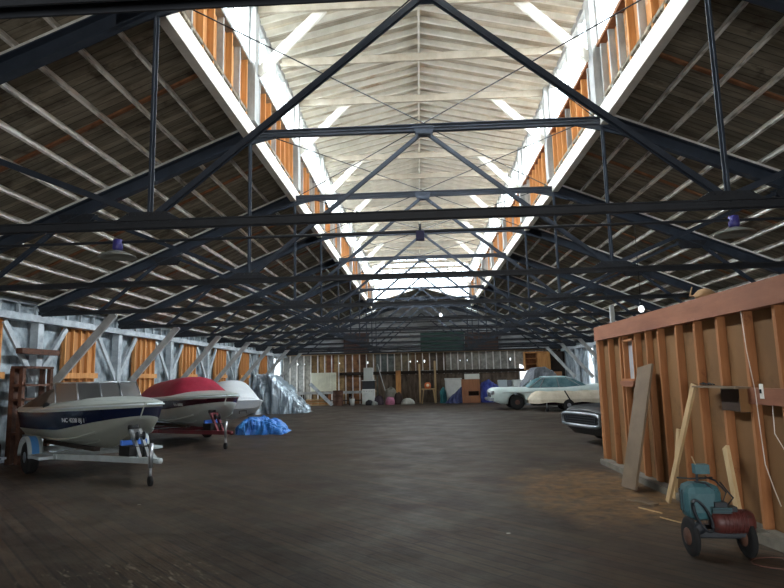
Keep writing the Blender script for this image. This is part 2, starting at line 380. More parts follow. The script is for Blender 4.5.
# bracing rods in the plane of the collar chords
for i in range(1, 9):
    for sx, sd in ((-1,'left'), (1,'right')):
        for a, b2, ds in ((i, i+1, 'far'), (i+1, i, 'near')):
            single('bracing_rod', MB().tube([(0, TY(a)+(.05 if b2 > a else -.05), ZK+.075), (sx*(W-.1), TY(b2), ZK+.075)], .009, 6), M['steel2'], 'thin rod fanning %s from the %s truss centre towards its %s neighbour' % (sd, ORD[a-1], {'far':'farther','near':'nearer'}[ds]), 'rod', 'thin bracing rods under the monitor')
# ------------------------------------------------------------------ purlins
for sx, sd in ((-1,'left'), (1,'right')):
    for i in range(13):
        x = sx*(W + .18 + i*.465)
        z = roofz(x) + .16
        q = MB().beam((x, NY0+.05, z+.062), (x, BACK-.05, z+.062), .04, .10, (sx*SL*.9, 0, 1))
        single('purlin', q, M['purlin'], 'whitewashed purlin under the %s roof slope, %s down from the monitor' % (sd, ORD[i]), 'purlin', '%s slope purlins' % sd)
    for b in range(0, 10):
        y = TY(b) + S*.55
        q = MB().beam((sx*(W+.2), y-.1, roofz(W+.2)+T_SH-.025), (sx*8.7, y+.25, roofz(8.7)+T_SH-.025), .07, .03)
        single('roof_batten', q, M['rust'], 'rust-brown batten across the %s roof boards in the %s bay from the camera' % (sd, ORD[b]), 'batten', '%s roof battens' % sd)
# ------------------------------------------------------------------ side walls
OPL = (36.3, 38.3, .3, 3.0); OPR = (31.6, 33.6, .3, 3.0)
for sx, sd, op in ((-1,'left',OPL), (1,'right',OPR)):
    a0, a1 = sorted((sx*(XW+.06), sx*(XW+.12))); w = MB()
    w.box(a0, a1, NY0, op[0], 0, 3.75).box(a0, a1, op[1], BACK, 0, 3.75).box(a0, a1, op[0], op[1], 0, op[2]).box(a0, a1, op[0], op[1], op[3], 3.75)
    wl = struct('wall_' + sd, w, M['wmetal'])
    f = MB()
    for yy in (op[0], op[1]): f.box(a0-.02, a1+.02, yy-.05, yy+.05, op[2], op[3])
    f.box(a0-.02, a1+.02, op[0], op[1], op[3]-.06, op[3]+.04)
    struct('door_%d' % (1 if sx < 0 else 2), f, M['wpaint'])
    # top beam with lower flange and short blocking above
    b = MB().box(*sorted((sx*8.84, sx*8.99)), NY0, BACK-.1, 3.07, 3.20).box(*sorted((sx*8.78, sx*9.03)), NY0, BACK-.1, 3.035, 3.07)
    struct('trim_eave_beam_' + sd, b, M['wpaint'])
    b = MB().box(*sorted((sx*8.98, sx*9.05)), NY0, BACK-.1, 3.44, 3.50); y = NY0 + .2
    while y < BACK-.3: b.box(*sorted((sx*8.99, sx*9.05)), y, y+.06, 3.20, 3.44); y += .61
    struct('trim_eave_blocking_' + sd, b, M['wpaint'])
    for i in range(0, 10):
        y = TY(i)
        t = thing('braced_post', 'whitewashed wall post with two V braces on the %s wall, %s along' % (sd, ORD[i]), 'post', (sx*8.93, y, 0), 0, '%s wall posts' % sd)
        build('post', MB().box(-.09, .09, -.1, .1, 0, 3.035), M['wpaint'], t)
        for s2 in (-1, 1): build('brace', MB().beam((0, s2*.06, 1.75), (0, s2*1.12, 2.99), .06, .13), M['wpaint'], t)
        kb = MB().beam((sx*8.80, y+.17, 1.40), (sx*7.22, y+.17, 3.22), .07, .17)
        if i > 2: single('knee_brace', kb, M['greywood'], 'long pale diagonal knee brace from the %s wall up to the %s truss' % (sd, ORD[i]), 'brace', '%s wall knee braces' % sd)
        # orange stud panel in the bay
        if op[0]-3 < y < op[1]-.5 and sx < 0 and i == 9: continue
        if op[0]-3 < y < op[1] and sx > 0: continue
        if i == 9: continue
        t = thing('stud_panel', 'bare orange stud-and-board panel set in the %s bay of the %s wall' % (ORD[i], sd), 'wall panel', (sx*8.99, y+1.83, .75), 0, 'orange panels in %s wall' % sd)
        build('board_backing', MB().box(*sorted((sx*.03, sx*.06)), -.72, .72, 0, 2.28), M['firb'], t)
        for k in range(5): build('stud', MB().box(*sorted((sx*.03, -sx*.05)), -.70+k*.34, -.66+k*.34, 0, 2.28), M['fir'], t)
        build('rail', MB().box(*sorted((-sx*.05, -sx*.09)), -.8, .8, 1.02, 1.16), M['fir'], t)
# front wall behind the camera; its doorway is added to admit fill light
struct('wall_front', MB().prism([(-9.2,3.0),(9.2,3.0),(9.2,3.7),(0,7.4),(-9.2,3.7)], .1, 'y', 0, NY0-.1).box(-9.2,-2.6,NY0-.15,NY0-.05,0,3.0).box(2.6,9.2,NY0-.15,NY0-.05,0,3.0), M['wmetal'])
struct('door_3', MB().box(-2.75,-2.6,NY0-.2,NY0,0,3.0).box(2.6,2.75,NY0-.2,NY0,0,3.0).box(-2.75,2.75,NY0-.2,NY0,3.0,3.15), M['wpaint'])  # frame of the added, unseen doorway
# ------------------------------------------------------------------ back wall
def baymat(name, cols):
    m = bpy.data.materials.new(name); m.use_nodes = True; nt = m.node_tree; N = nt.nodes; L = nt.links; b = N['Principled BSDF']; b.inputs['Roughness'].default_value = .85
    tc = N.new('ShaderNodeTexCoord'); sp = N.new('ShaderNodeSeparateXYZ'); L.new(tc.outputs['Object'], sp.inputs[0])
    mu = N.new('ShaderNodeMath'); mu.operation = 'MULTIPLY_ADD'; mu.inputs[1].default_value = 1/18.4; mu.inputs[2].default_value = .5; L.new(sp.outputs[0], mu.inputs[0])
    r = N.new('ShaderNodeValToRGB'); r.color_ramp.interpolation = 'CONSTANT'
    while len(r.color_ramp.elements) < len(cols): r.color_ramp.elements.new(.5)
    for i, (p, c) in enumerate(cols): r.color_ramp.elements[i].position = p; r.color_ramp.elements[i].color = lin(c)
    L.new(mu.outputs[0], r.inputs['Fac'])
    n = N.new('ShaderNodeTexNoise'); n.inputs['Scale'].default_value = 3.5; n.inputs['Detail'].default_value = 7; n.inputs['Roughness'].default_value = .75; L.new(tc.outputs['Object'], n.inputs['Vector'])
    mr = N.new('ShaderNodeMapRange'); mr.inputs['From Min'].default_value = .3; mr.inputs['From Max'].default_value = .7; mr.inputs['To Min'].default_value = .35; mr.inputs['To Max'].default_value = 1.35; L.new(n.outputs['Fac'], mr.inputs['Value'])
    mx = N.new('ShaderNodeMix'); mx.data_type = 'RGBA'; mx.blend_type = 'MULTIPLY'; mx.inputs['Factor'].default_value = 1; L.new(r.outputs[0], mx.inputs[6]); L.new(mr.outputs[0], mx.inputs[7]); L.new(mx.outputs[2], b.inputs['Base Color'])
    return m
bc = baymat('patchwork_back_boards', [(0,(150,152,148)),(.075,(152,150,140)),(.1,(120,96,62)),(.135,(160,130,86)),(.16,(130,84,54)),(.185,(170,140,96)),(.22,(126,90,60)),(.25,(150,104,68)),(.28,(92,62,44)),(.305,(128,112,88)),(.335,(104,112,108)),(.40,(124,112,90)),(.46,(110,86,62)),(.52,(84,70,56)),(.58,(136,132,122)),(.70,(150,148,140)),(.86,(168,168,162)),(.93,(70,52,44))])
w = MB(); pitch = .46; x = -9.2; k = 0; holes = []
while x < 9.2:
    x1 = min(x+pitch, 9.2)
    if x < 6.2 < x1: w.box(x, 6.2, BACK, BACK+.03, 0, 3.2); x = 7.1; w.box(6.2, 7.1, BACK, BACK+.03, 0, 1.2).prism([(6.2,2.3),(6.2,3.2),(7.1,3.2),(7.1,1.8)], .03, 'y', 0, BACK+.015).box(7.1,7.12,BACK,BACK+.03,0,3.2); x = 7.12; continue
    hz = 2.62 if (random.random() < .42) else None
    if hz:
        hw = random.uniform(.03, .07); hh = random.uniform(.05, .16); xc = x + .12
        w.box(x, xc-hw/2, BACK, BACK+.03, 0, 3.2).box(xc+hw/2, x1, BACK, BACK+.03, 0, 3.2).box(xc-hw/2, xc+hw/2, BACK, BACK+.03, 0, hz-hh/2).box(xc-hw/2, xc+hw/2, BACK, BACK+.03, hz+hh/2, 3.2)
    else: w.box(x, x1, BACK, BACK+.03, 0, 3.2)
    x = x1
wb = struct('wall_back', w, bc)
for i in range(41):
    xx = -9.1 + i*.455
    if 6.2 < xx < 7.1: continue
    build('stud', MB().box(xx-.03, xx+.03, BACK-.09, BACK, 0, 3.16), M['nailer'], wb)
struct('trim_back_plate', MB().box(-9.0, 9.0, BACK-.12, BACK, 3.16, 3.25), M['palewood'])
struct('trim_back_wainscot', MB().box(-2.9, 6.1, BACK-.12, BACK-.09, 0, 1.8), mat('dark_patchy_boards', (58,44,34), (112,98,84), .9, 0, (5,1,1.2), detail=8))
struct('trim_back_midrail', MB().box(-5.4, 6.6, BACK-.2, BACK-.09, 1.82, 2.02), M['dark'])
g = MB().prism([(-9.2,3.2),(9.2,3.2),(9.2,3.55),(W,6.05),(0,6.87),(-W,6.05),(-9.2,3.55)], .03, 'y', 0, BACK+.06)
wu = struct('wall_back_gable', g, mat('grey_gable_siding', (124,126,126), (196,200,202), .7, 0, (.6,1,3), detail=8, c3=(84,82,78), s3=1.3, f3=.56))
for i in range(7):
    z = 3.5 + i*.33; hx = min(9.0, (7.0 - z)/SL*.98)
    if hx > .5: build('girt', MB().box(-hx, hx, BACK-.06, BACK+.02, z, z+.06), M['steel2'], wu)
for i in range(-14, 15):
    xx = i*.6; zt = min(roofz(xx)+.28, 6.8-abs(xx)*.28)
    if 5.0 < zt: build('stud', MB().box(xx-.02, xx+.02, BACK-.03, BACK+.03, 5.3 if zt > 5.4 else 5.0, zt), M['greywood'], wu)
for x0, x1, z0, z1, c, nm, lb in ((-.1, 2.72, 3.3, 4.45, (44,84,72), 'gable_panel', 'dark green sheet panel high on the back wall'), (2.76, 4.9, 3.3, 4.4, (86,58,46), 'gable_panel', 'dark brown sheet panel high on back wall right of the green one'), (-5.1, -3.45, 3.3, 4.55, (84,58,48), 'gable_panel', 'dark brown sheet panel high on back wall left of centre')):
    q = MB()
    q.box(x0, x1, BACK-.13, BACK-.1, z0, z1)
    for z in (3.5, 3.83, 4.16): q.box(x0, x1, BACK-.16, BACK-.13, z, z+.05)
    single(nm, q, mat('panel_%d' % int(x0*10+200), c, tuple(int(v*.8) for v in c), .7, 0, (1,1,3)), lb, 'panel')
# ================================================================== PARTITION ROOM (right)
PX = 3.12
ply = mat('brown_plywood', (108,76,42), (124,88,50), .8, 0, (1,1,.5), c3=(94,66,36), s3=1.5, f3=.55)
pstud = mat('stained_fir_stud', (142,90,50), (164,110,66), .7, 0, (12,12,1), c3=(116,64,30), s3=3, f3=.6)
hdr = mat('reddish_header_board', (122,76,54), (144,94,68), .7, 0, (6,1,6))
greyply = mat('weathered_grey_plank', (100,84,66), (122,104,84), .8, 0, (8,1,1.2))
t = thing('partition_wall', 'open-framed brown plywood partition wall with exposed studs on the right', 'wall', (PX, 11.27, 0))
def L3(mb): mb.V = [(v[0]-PX, v[1]-11.27, v[2]) for v in mb.V]; return mb
WY0, WY1, WZ0, WZ1 = 9.38, 9.84, 1.5, 2.12
q = MB().box(PX+.09, PX+.11, 1.0, WY0, .06, 2.2).box(PX+.09, PX+.11, WY1, 11.27, .06, 2.2).box(PX+.09, PX+.11, WY0, WY1, .06, WZ0).box(PX+.09, PX+.11, WY0, WY1, WZ1, 2.2)
build('plywood_panel', L3(q), ply, t)
for y in (11.22, 10.63, 10.05, 9.89, 9.33, 8.88, 8.44, 7.86, 7.33, 6.78, 6.23, 5.69, 5.15, 4.6, 4.05, 3.5, 2.95, 2.4, 1.85, 1.3):
    build('stud', L3(MB().box(PX, PX+.09, y-.025, y+.025, .06, 2.2)), pstud, t)
build('header_board', L3(MB().box(PX-.04, PX+.12, .95, 11.3, 2.19, 2.44)), hdr, t, label='long reddish-brown header board')
build('base_plate', L3(MB().box(PX-.02, PX+.12, 1.0, 11.3, 0, .06)), M['concrete'], t)
build('end_panel', L3(MB().box(PX, 5.4, 11.27, 11.36, 0, 2.2)), pstud, t)
build('rail', L3(MB().box(PX-.02, PX+.02, 3.4, 6.25, 1.26, 1.42)), hdr, t)
f = MB(); f.box(PX-.02, PX+.11, WY0, WY0+.03, WZ0, WZ1).box(PX-.02, PX+.11, WY1-.03, WY1, WZ0, WZ1).box(PX-.02, PX+.11, WY0, WY1, WZ1-.03, WZ1).box(PX-.05, PX+.11, WY0-.05, WY1+.08, WZ0-.03, WZ0)
fw = build('window_frame', L3(f), pstud, t)
build('pane', L3(MB().box(PX+.06, PX+.065, WY0+.03, WY1-.03, WZ0, WZ1-.03)), mat('dusty_pane', (150,156,160), (178,182,184), .35, 0, (2,2,2)), fw)
single('sill_block', MB().prism([(9.35,1.38),(9.8,1.38),(9.92,1.43),(9.92,1.465),(9.3,1.465),(9.3,1.43)], .1, 'x', 0, PX-.03), hdr, 'rounded brown wooden ledge under the small partition window', 'ledge')
# shelf; a flat dark panel paints in the shade beneath it
t = thing('wall_shelf', 'thin grey board shelf with painted-in shade panel below on partition', 'shelf', (PX, 6.7, 1.2))
build('shelf_board', MB().box(-.16, .0, -.5, .46, .21, .23), greyply, t)
build('side_panel', MB().box(-.10, .0, -.46, -.445, -.02, .21), ply, t)
build('shelf_shade_panel', MB().box(-.012, -.002, -.44, .1, -.03, .21), mat('painted_shelf_shade', (62,44,30), (50,36,26), .9), t)
q = MB()
for k in range(5): q.beam((PX-.1+.01*k, 6.75+k*.08, 1.445), (PX-.05, 6.9+k*.07, 1.45+.01*(k%2)), .02, .012)
single('tool_bundle', q, M['black'], 'small dark tools lying on the grey shelf board', 'tools')
# leaning boards
def lean(name, p0, p1, wd, th, m, label, cat='board', out=(-1,0,0)):
    p0 = Vector(p0); p1 = Vector(p1)
    return single(name, MB().beam(p0, p1, wd, th, out), m, label, cat)
lean('leaning_plank', (2.66, 8.70, .01), (3.07, 8.84, 1.69), .56, .03, greyply, 'wide weathered grey plank leaning against the partition below the window')
lean('leaning_board', (2.82, 7.78, .01), (3.08, 7.37, 1.44), .09, .03, M['palewood'], 'tall narrow pale board leaning on the partition right of the wide plank')
lean('leaning_board', (2.98, 7.98, .01), (3.09, 7.93, .87), .08, .03, M['palewood'], 'short pale board leaning just behind the tall narrow board')
lean('leaning_board', (2.95, 6.32, .02), (3.08, 6.75, .78), .10, .035, M['palewood'], 'short pale board leaning behind the green compressor')
single('scrap_block', MB().box(2.86, 2.96, 5.95, 6.35, 0, .07), M['concrete'], 'grey scrap timber block on floor right of the compressor', 'block')
single('scrap_block', MB().beam((3.0,5.6,.05),(2.95,5.95,.05),.1,.09), M['concrete'], 'larger grey scrap timber block at the right edge near the wall base', 'block')
single('scrap_beam', MB().box(PX-.14, PX-.03, 6.5, 11.1, 0, .09), M['concrete'], 'long grey timber lying on the floor along the partition base', 'beam')
single('scrap_board', MB().beam((2.4,7.95,.012),(2.62,7.62,.012),.09,.02), greyply, 'small flat board scrap on the sawdust by the leaning planks', 'board')
single('wood_strip', MB().beam((2.42,7.0,.008),(2.62,6.55,.008),.012,.012), M['palewood'], 'longer thin pale wood strip on the floor beside the compressor', 'wood strip')
single('wood_strip', MB().beam((2.36,7.5,.008),(2.52,7.2,.008),.012,.012), M['palewood'], 'shorter thin pale wood strip on the floor left of the other', 'wood strip')
single('conduit_shelf', MB().box(PX-.06, PX, 5.2, 5.6, .35, .42).box(PX-.1, PX, 5.25, 5.65, .47, .50), M['greywood'], 'grey wood scraps fixed low on the partition at right edge', 'wood')
wire = mat('white_cable', (210,200,185), None, .6)
single('hanging_cable', MB().tube([(PX-.015,6.22,2.19),(PX-.03,6.16,1.8),(PX-.03,6.08,1.4),(PX-.03,6.06,1.0),(PX-.04,6.02,.7),(PX-.05,5.9,.5),(PX-.03,5.85,.35)], .0042, 6), wire, 'long white cable hanging down the partition stud at right', 'cable')
single('hanging_cable', MB().tube([(PX+.02,5.9,1.26),(PX+.0,5.88,1.0),(PX+.03,5.75,.8),(PX+.03,5.7,.6),(PX+.03,5.73,.45)], .004, 6), wire, 'thin pale cable curling below the brown rail', 'cable')
t = thing('light_switch', 'white light switch plate on the brown rail', 'switch', (PX-.02, 5.98, 1.39))
build('plate', MB().box(-.008, 0, -.03, .03, -.07, .07), mat('white_plastic', (225,222,214), None, .4), t); build('toggle', MB().box(-.02, -.008, -.008, .008, -.02, .02), M['black'], t)
single('floor_cord', MB().tube([(2.75+.22*math.cos(a), 5.35+.16*math.sin(a), .006) for a in [i*.4 for i in range(14)]], .004, 6), mat('red_brown_cord', (90,52,44), None, .6), 'thin reddish cord coiled on the floor at lower right', 'cord')
q = MB().tube([(3.15,7.1,2.46),(3.1,7.3,2.5),(3.2,7.45,2.62)], [.01,.012,.01], 6); 
for i in range(1): q.lathe([(.001,0),(.1,.0),(.12,.05),(.07,.1),(.001,.12)], (3.18,7.1,2.44), n=12)
single('cloth_bundle', q, mat('tan_rag', (150,118,84), (170,138,100), .9), 'small tan rag bundle on top of the partition header', 'rag')
single('vent_pipe', MB().box(3.83, 3.91, 12.6, 12.68, 0, 3.0), M['greywood'], 'short pale upright post rising behind the partition top', 'post')
# ------------------------------------------------------------------ compressor
teal = mat('chipped_teal_paint', (46,84,92), (66,106,112), .5, 0, (6,6,6), c3=(48,58,58), s3=9, f3=.6)
red = mat('grimy_red_paint', (70,30,28), (92,44,38), .5, 0, (6,6,6), c3=(60,44,40), s3=8, f3=.55)
t = thing('air_compressor', 'small wheeled compressor with teal drum and red motor beside the partition', 'compressor', (2.36, 5.62, 0), math.radians(-6))
def wheel_mb(r, wd, c, ax):
    q = MB(); c = Vector(c); q.lathe([(r*.5,-wd/2),(r*.86,-wd/2),(r,-wd*.28),(r,wd*.28),(r*.86,wd/2),(r*.5,wd/2)], c, ax, 24, 0)
    return q
for x, y in ((-.21, -.05), (.24, -.06)):
    wq = build('wheel', wheel_mb(.165, .048, (x, y, .165), (1,.1,0)), M['black'], t)
    build('wheel_hub', MB().lathe([(.02,-.045),(.07,-.035),(.085,0),(.07,.035),(.02,.045)], (x,y,.165), (1,.1,0), 16), M['ironbrown'], wq)
build('axle', MB().tube([(-.2,-.05,.165),(.24,-.06,.165)], .014), M['steel2'], t)
build('frame', MB().beam((-.18,-.1,.2),(.22,-.1,.2),.05,.04).beam((-.18,.16,.2),(.22,.16,.2),.05,.04).beam((-.16,-.12,.2),(-.16,.2,.2),.04,.04).beam((.1,-.12,.2),(.1,.2,.2),.04,.04).beam((.2,-.12,.2),(.2,.3,.1),.04,.04), M['steel2'], t)
dr = build('drum', MB().box(-.235,.07,-.12,.16,.30,.61), teal, t, label='teal rounded drum', bevel=.075)
for k in (.05, .12): build('seam_band', MB().box(-.238,.073,-.05+k,-.04+k,.36,.55), M['steel2'], dr)
hoop = [(-.13+.055*math.cos(a)+.05*math.sin(a), -.15, .36-.13*math.sin(a)) for a in [2*PI*k/24 for k in range(24)]]
for dy in (0, -.025): build('drive_belt', MB().tube([(p[0], p[1]+dy, p[2]) for p in hoop], .011, 6, closed=True), M['steel2'], t)
build('pulley', MB().lathe([(.01,-.02),(.05,-.02),(.035,0),(.05,.02),(.01,.02)], (-.17,-.16,.26), (0,1,0), 18), M['steel2'], t)
mo = build('motor', MB().lathe([(.02,-.18),(.085,-.17),(.1,-.12),(.1,.12),(.085,.16),(.03,.18)], (.13,-.08,.30), (1,.05,0), 24), red, t, label='grimy red cylindrical motor')
q = MB()
for i in range(-3, 4): q.lathe([(.101,-.005),(.105,0),(.101,.005)], (.13+i*.03,-.08+i*.0015,.30), (1,.05,0), 24)
build('cooling_fins', q, red, mo)
build('terminal_box', MB().box(.06,.16,-.14,-.04,.39,.43), M['steel2'], mo)
pm = build('pump_head', MB().box(-.04,.1,-.16,-.02,.38,.43).box(-.02,.08,-.15,-.03,.43,.47), M['steel2'], t)
q = MB()
for i in range(4): q.box(-.05,.11,-.17,-.01,.385+i*.013,.39+i*.013)
build('cooling_fins', q, teal, pm)
build('pipework', MB().tube([(.0,-.1,.47),(.0,-.1,.56),(-.06,-.08,.62),(-.14,-.05,.63)], .009).tube([(.06,-.1,.46),(.09,-.12,.55),(.03,-.06,.64),(-.03,0,.66)], .008).tube([(.1,-.08,.43),(.15,-.1,.5),(.08,-.02,.62)], .007), M['steel2'], t)
build('handle', MB().tube([(-.27,.0,.655),(-.16,.0,.645),(-.05,.0,.65),(.03,.0,.655)], .008).tube([(-.1,0,.6),(-.1,0,.72)], .012), M['steel2'], t)
pb = build('pressure_switch', MB().box(-.12,-.0,-.04,.05,.69,.77), teal, t); build('switch_lever', MB().tube([(-.1,0,.76),(-.13,0,.84)], .006), M['palewood'], pb)
# ================================================================== BOATS
def boat(name, label, loc, rz, Lb, B, z0, zg, cols, cover, text, blunt=0.0, bow_rise=.12, stripe_h=.26):
    """x forward (bow at 0, stern at -Lb), keel bottom at z0, gunwale about zg"""
    t = thing(name, label, 'boat', loc, rz)
    N_ = 26; secs = []; deck = []; hull_m = [0,0,0,1,2]
    def half(u):   # u 0 bow .. 1 stern
        return B*((1-(1-min(u/.58,1))**2.3)**.62)*(1-.06*max(0,u-.58)/.42) if not blunt else B*(blunt+(1-blunt)*((1-(1-min(u/.5,1))**2.2)**.6))
    for i in range(N_+1):
        u = (i/N_)**1.25; x = -Lb*u; b = max(half(u), .012)
        g = zg + bow_rise*(1-u)**1.5
        kz = z0 + (g-.22-z0)*max(0, 1-u/.42)**2.0*.95
        cz = max(kz+.02, z0+.2 + (g-.3-z0-.2)*max(0, 1-u/.5)**1.6)
        rake = (1-u)**2
        xs = lambda z: x - (g-z)*.75*max(0, 1-u/.3)**1.1 if u < .3 else x
        sb = max(g-.06-stripe_h*(1 - .55*max(0,1-u/.4)), kz+.03)
        pts = []
        row = [(0,kz),(b*.45,kz+(cz-kz)*.5),(b*.80,cz),(b*.93,sb),(b*.99,g-.06),(b,g),(b*.97,g+.035)]
        r1 = [(xs(z), y, z) for y, z in row]
        secs.append(r1)
    for s2 in (1, -1):
        h = MB(); h.loft([[ (p[0], s2*p[1], p[2]) for p in r] for r in secs], mats=[0,0,0,1,2,2], closed=False, caps=False)
        if s2 == 1: hm = h
        else:
            hm.loft([[ (p[0], s2*p[1], p[2]) for p in r] for r in secs], mats=[0,0,0,1,2,2], closed=False, caps=False)
    last = secs[-1]; poly = last + [(p[0], -p[1], p[2]) for p in reversed(last)]
    hm.add(poly, [tuple(range(len(poly)))], 2)
    # close bow if blunt
    first = secs[0]; poly = first + [(p[0], -p[1], p[2]) for p in reversed(first)]
    hm.add(poly, [tuple(range(len(poly)))], 2 if not blunt else 0)
    hull = build('hull', hm, cols, t)
    # lifting strakes and rub rail
    for s2 in (1, -1):
        build('rub_rail', MB().tube([(r[5][0], s2*(r[5][1]+.008), r[5][2]-.01) for r in secs], .018, 6), cols[3], hull)
        build('strake', MB().tube([(r[2][0], s2*r[2][1], r[2][2]) for r in secs[6:]], .022, 5).tube([(r[1][0], s2*r[1][1], r[1][2]) for r in secs[8:]], .016, 5), cols[0], hull)
    # deck crown
    dk = MB(); rows = []
    for i, r in enumerate(secs):
        u = (i/N_)**1.25; gx, gy, gz = r[6]; crown = .13*min(1, u/.25)
        row = []
        for k in range(-6, 7):
            a = k/6; row.append((gx, gy*a, gz + crown*(1-abs(a)**3.2)))
        rows.append(row)
    dk.loft(rows, 0, closed=False, caps=False)
    build('deck', dk, cols[2], t)
    gz = zg + .035
    if cover == 'open':
        wsx = -Lb*.34
        # raked three-panel windscreen
        g = MB(); fr = MB(); base = [(wsx-.75,-.80*B),(wsx-.05,-.62*B),(wsx+.02,-.2*B),(wsx+.02,.2*B),(wsx-.05,.62*B),(wsx-.75,.80*B)]
        H = .47
        bt = [(x, y, gz+.10*(1-abs(y/B)**3)+.0) for x, y in base]; tp = [(x-.26, y*.94, gz+H) for x, y in base]
        for i in range(5): g.add([bt[i], bt[i+1], tp[i+1], tp[i]], [(0,1,2,3)])
        gl = build('windscreen', g, M['tglass'], t)
        for i in range(6): fr.tube([bt[i], tp[i]], .014, 6)
        fr.tube(tp, .016, 6).tube(bt, .016, 6)
        build('windscreen_frame', fr, M['chrome'], gl)
        # canvas side curtain / cockpit cover sloping aft
        cv = MB(); rows = []
        for j in range(9):
            v = j/8; x = wsx-.98 - v*(Lb*.94+wsx-.98); h = gz + H - .02 - (H-.2)*v**1.7; yb = B*.96*(1-.04*v)
            row = []
            for k in range(-8, 9):
                a = k/8; zz = gz+.0 + (h-gz)*(1-abs(a)**6); row.append((x + .10*(1-abs(a))*0, yb*a, zz))
            rows.append(row)
        cv.loft(rows, 0, closed=False, caps=True)
        build('cockpit_canvas', cv, mat('brown_mesh_canvas', (70,62,56), (92,82,74), .85), t, label='dark brown canvas cockpit cover')
        build('bow_rail', MB().tube([(-.35,-B*.3,gz+.13),(-.9,-B*.52,gz+.15),(-1.5,-B*.62,gz+.15)], .014).tube([(-.35,B*.3,gz+.13),(-.9,B*.52,gz+.15),(-1.5,B*.62,gz+.15)], .014), M['chrome'], t)
        build('cleat', MB().tube([(-.34,-.06,gz+.10),(-.34,.06,gz+.10)], .02), M['steel2'], t)
        build('horn', MB().lathe([(.05,0),(.06,.05),(.03,.12)], (-Lb*.56, -B*.93, gz+.06), (1,0,0), 12), M['black'], t)
    elif cover == 'red':
        cv = MB(); rows = []
        for j in range(15):
            v = j/14; u = .07 + .91*v; x = -Lb*u; b = half(u)*.96
            hh = .06 + .12*min(1, v/.42) + (.27 if v > .42 else .27*max(0,(v-.26)/.16)) ; hh += .13*min(1,v/.45); hh -= .12*max(0, v-.6)/.4
            row = []
            for k in range(-9, 10):
                a = k/9; dr_ = .03*math.sin(k*1.7+j) * (1-abs(a)); row.append((x, b*a, gz + .0 + (hh+dr_*.4)*(1-abs(a)**2.6)))
            rows.append(row)
        cv.loft(rows, 0, closed=False, caps=True)
        build('cover', cv, mat('crimson_canvas', (136,20,44), (158,34,60), .75, 0, (3,3,3), bump=.3, bscale=6), t, label='crimson fitted canvas cover')
        build('hem_rope', MB().tube([(r[0][0], r[0][1], r[0][2]) for r in rows], .012, 5).tube([(r[-1][0], r[-1][1], r[-1][2]) for r in rows], .012, 5), mat('hem_dark_red', (110,26,44), None, .8), t)
        build('cleat', MB().tube([(-.34,-.16,gz+.10),(-.34,-.06,gz+.10)], .02), M['steel2'], t)
    else:
        cv = MB(); rows = []
        for j in range(13):
            v = j/12; u = .04 + .94*v; x = -Lb*u; b = half(u)*.97; hh = .2 + .62*min(1, v/.35)**.8*(1-.2*v)
            rows.append([(x, b*(k/8), gz + hh*(1-abs(k/8)**3)) for k in range(-8, 9)])
        cv.loft(rows, 0, closed=False, caps=True); build('cover', cv, cols[2], t, label='white fitted cover')
        build('bow_eye', MB().tube([(.05,-.12,zg-.28),(.05,-.12,zg-.2),(.05,.12,zg-.2),(.05,.12,zg-.28)], .014), M['black'], t)
    if text:
        cu = bpy.data.curves.new('registration', 'FONT'); cu.body = text; cu.size = .105; cu.extrude = .002; cu.align_x = 'CENTER'
        ob = bpy.data.objects.new('tmp', cu); C.objects.link(ob); bpy.context.view_layer.update()
        me = bpy.data.meshes.new_from_object(ob.evaluated_get(bpy.context.evaluated_depsgraph_get())); bpy.data.objects.remove(ob)
        o = bpy.data.objects.new('registration_number', me); C.objects.link(o); me.materials.clear(); me.materials.append(mat('white_letters', (214,216,214), None, .5)); o.parent = t
        # on starboard side (negative y), text reads toward the bow
        def at(u):
            i = min(range(N_+1), key=lambda i: abs((i/N_)**1.25-u)); r = secs[i]; return Vector(r[3]), Vector(r[4])
        a3, a4 = at(.27); c3_, c4_ = at(.20)
        pA = (a3+a4)/2; pB = (c3_+c4_)/2
        d = Vector((pB.x-pA.x, -(pB.y-pA.y), 0)).normalized(); up = Vector((0, -(a4.y-a3.y), a4.z-a3.z)).normalized()
        up = (up - d*up.dot(d)).normalized(); nn = d.cross(up)
        cen = Vector((pA.x, -pA.y, pA.z)) + nn*.016 - up*.06
        o.matrix_local = Matrix(((d.x, up.x, nn.x, cen.x), (d.y, up.y, nn.y, cen.y), (d.z, up.z, nn.z, cen.z), (0,0,0,1)))
    return t
def tyre(parent, c, ax, r=.3, wd=.2, hubm=None):
    q = build('wheel', wheel_mb(r, wd, c, ax), M['black'], parent)
    build('wheel_hub', MB().lathe([(.02,-wd*.54),(r*.3,-wd*.52),(r*.52,-wd*.4),(r*.55,0),(r*.52,wd*.4),(r*.3,wd*.52),(.02,wd*.5)], c, ax, 18), hubm or M['chrome'], q)
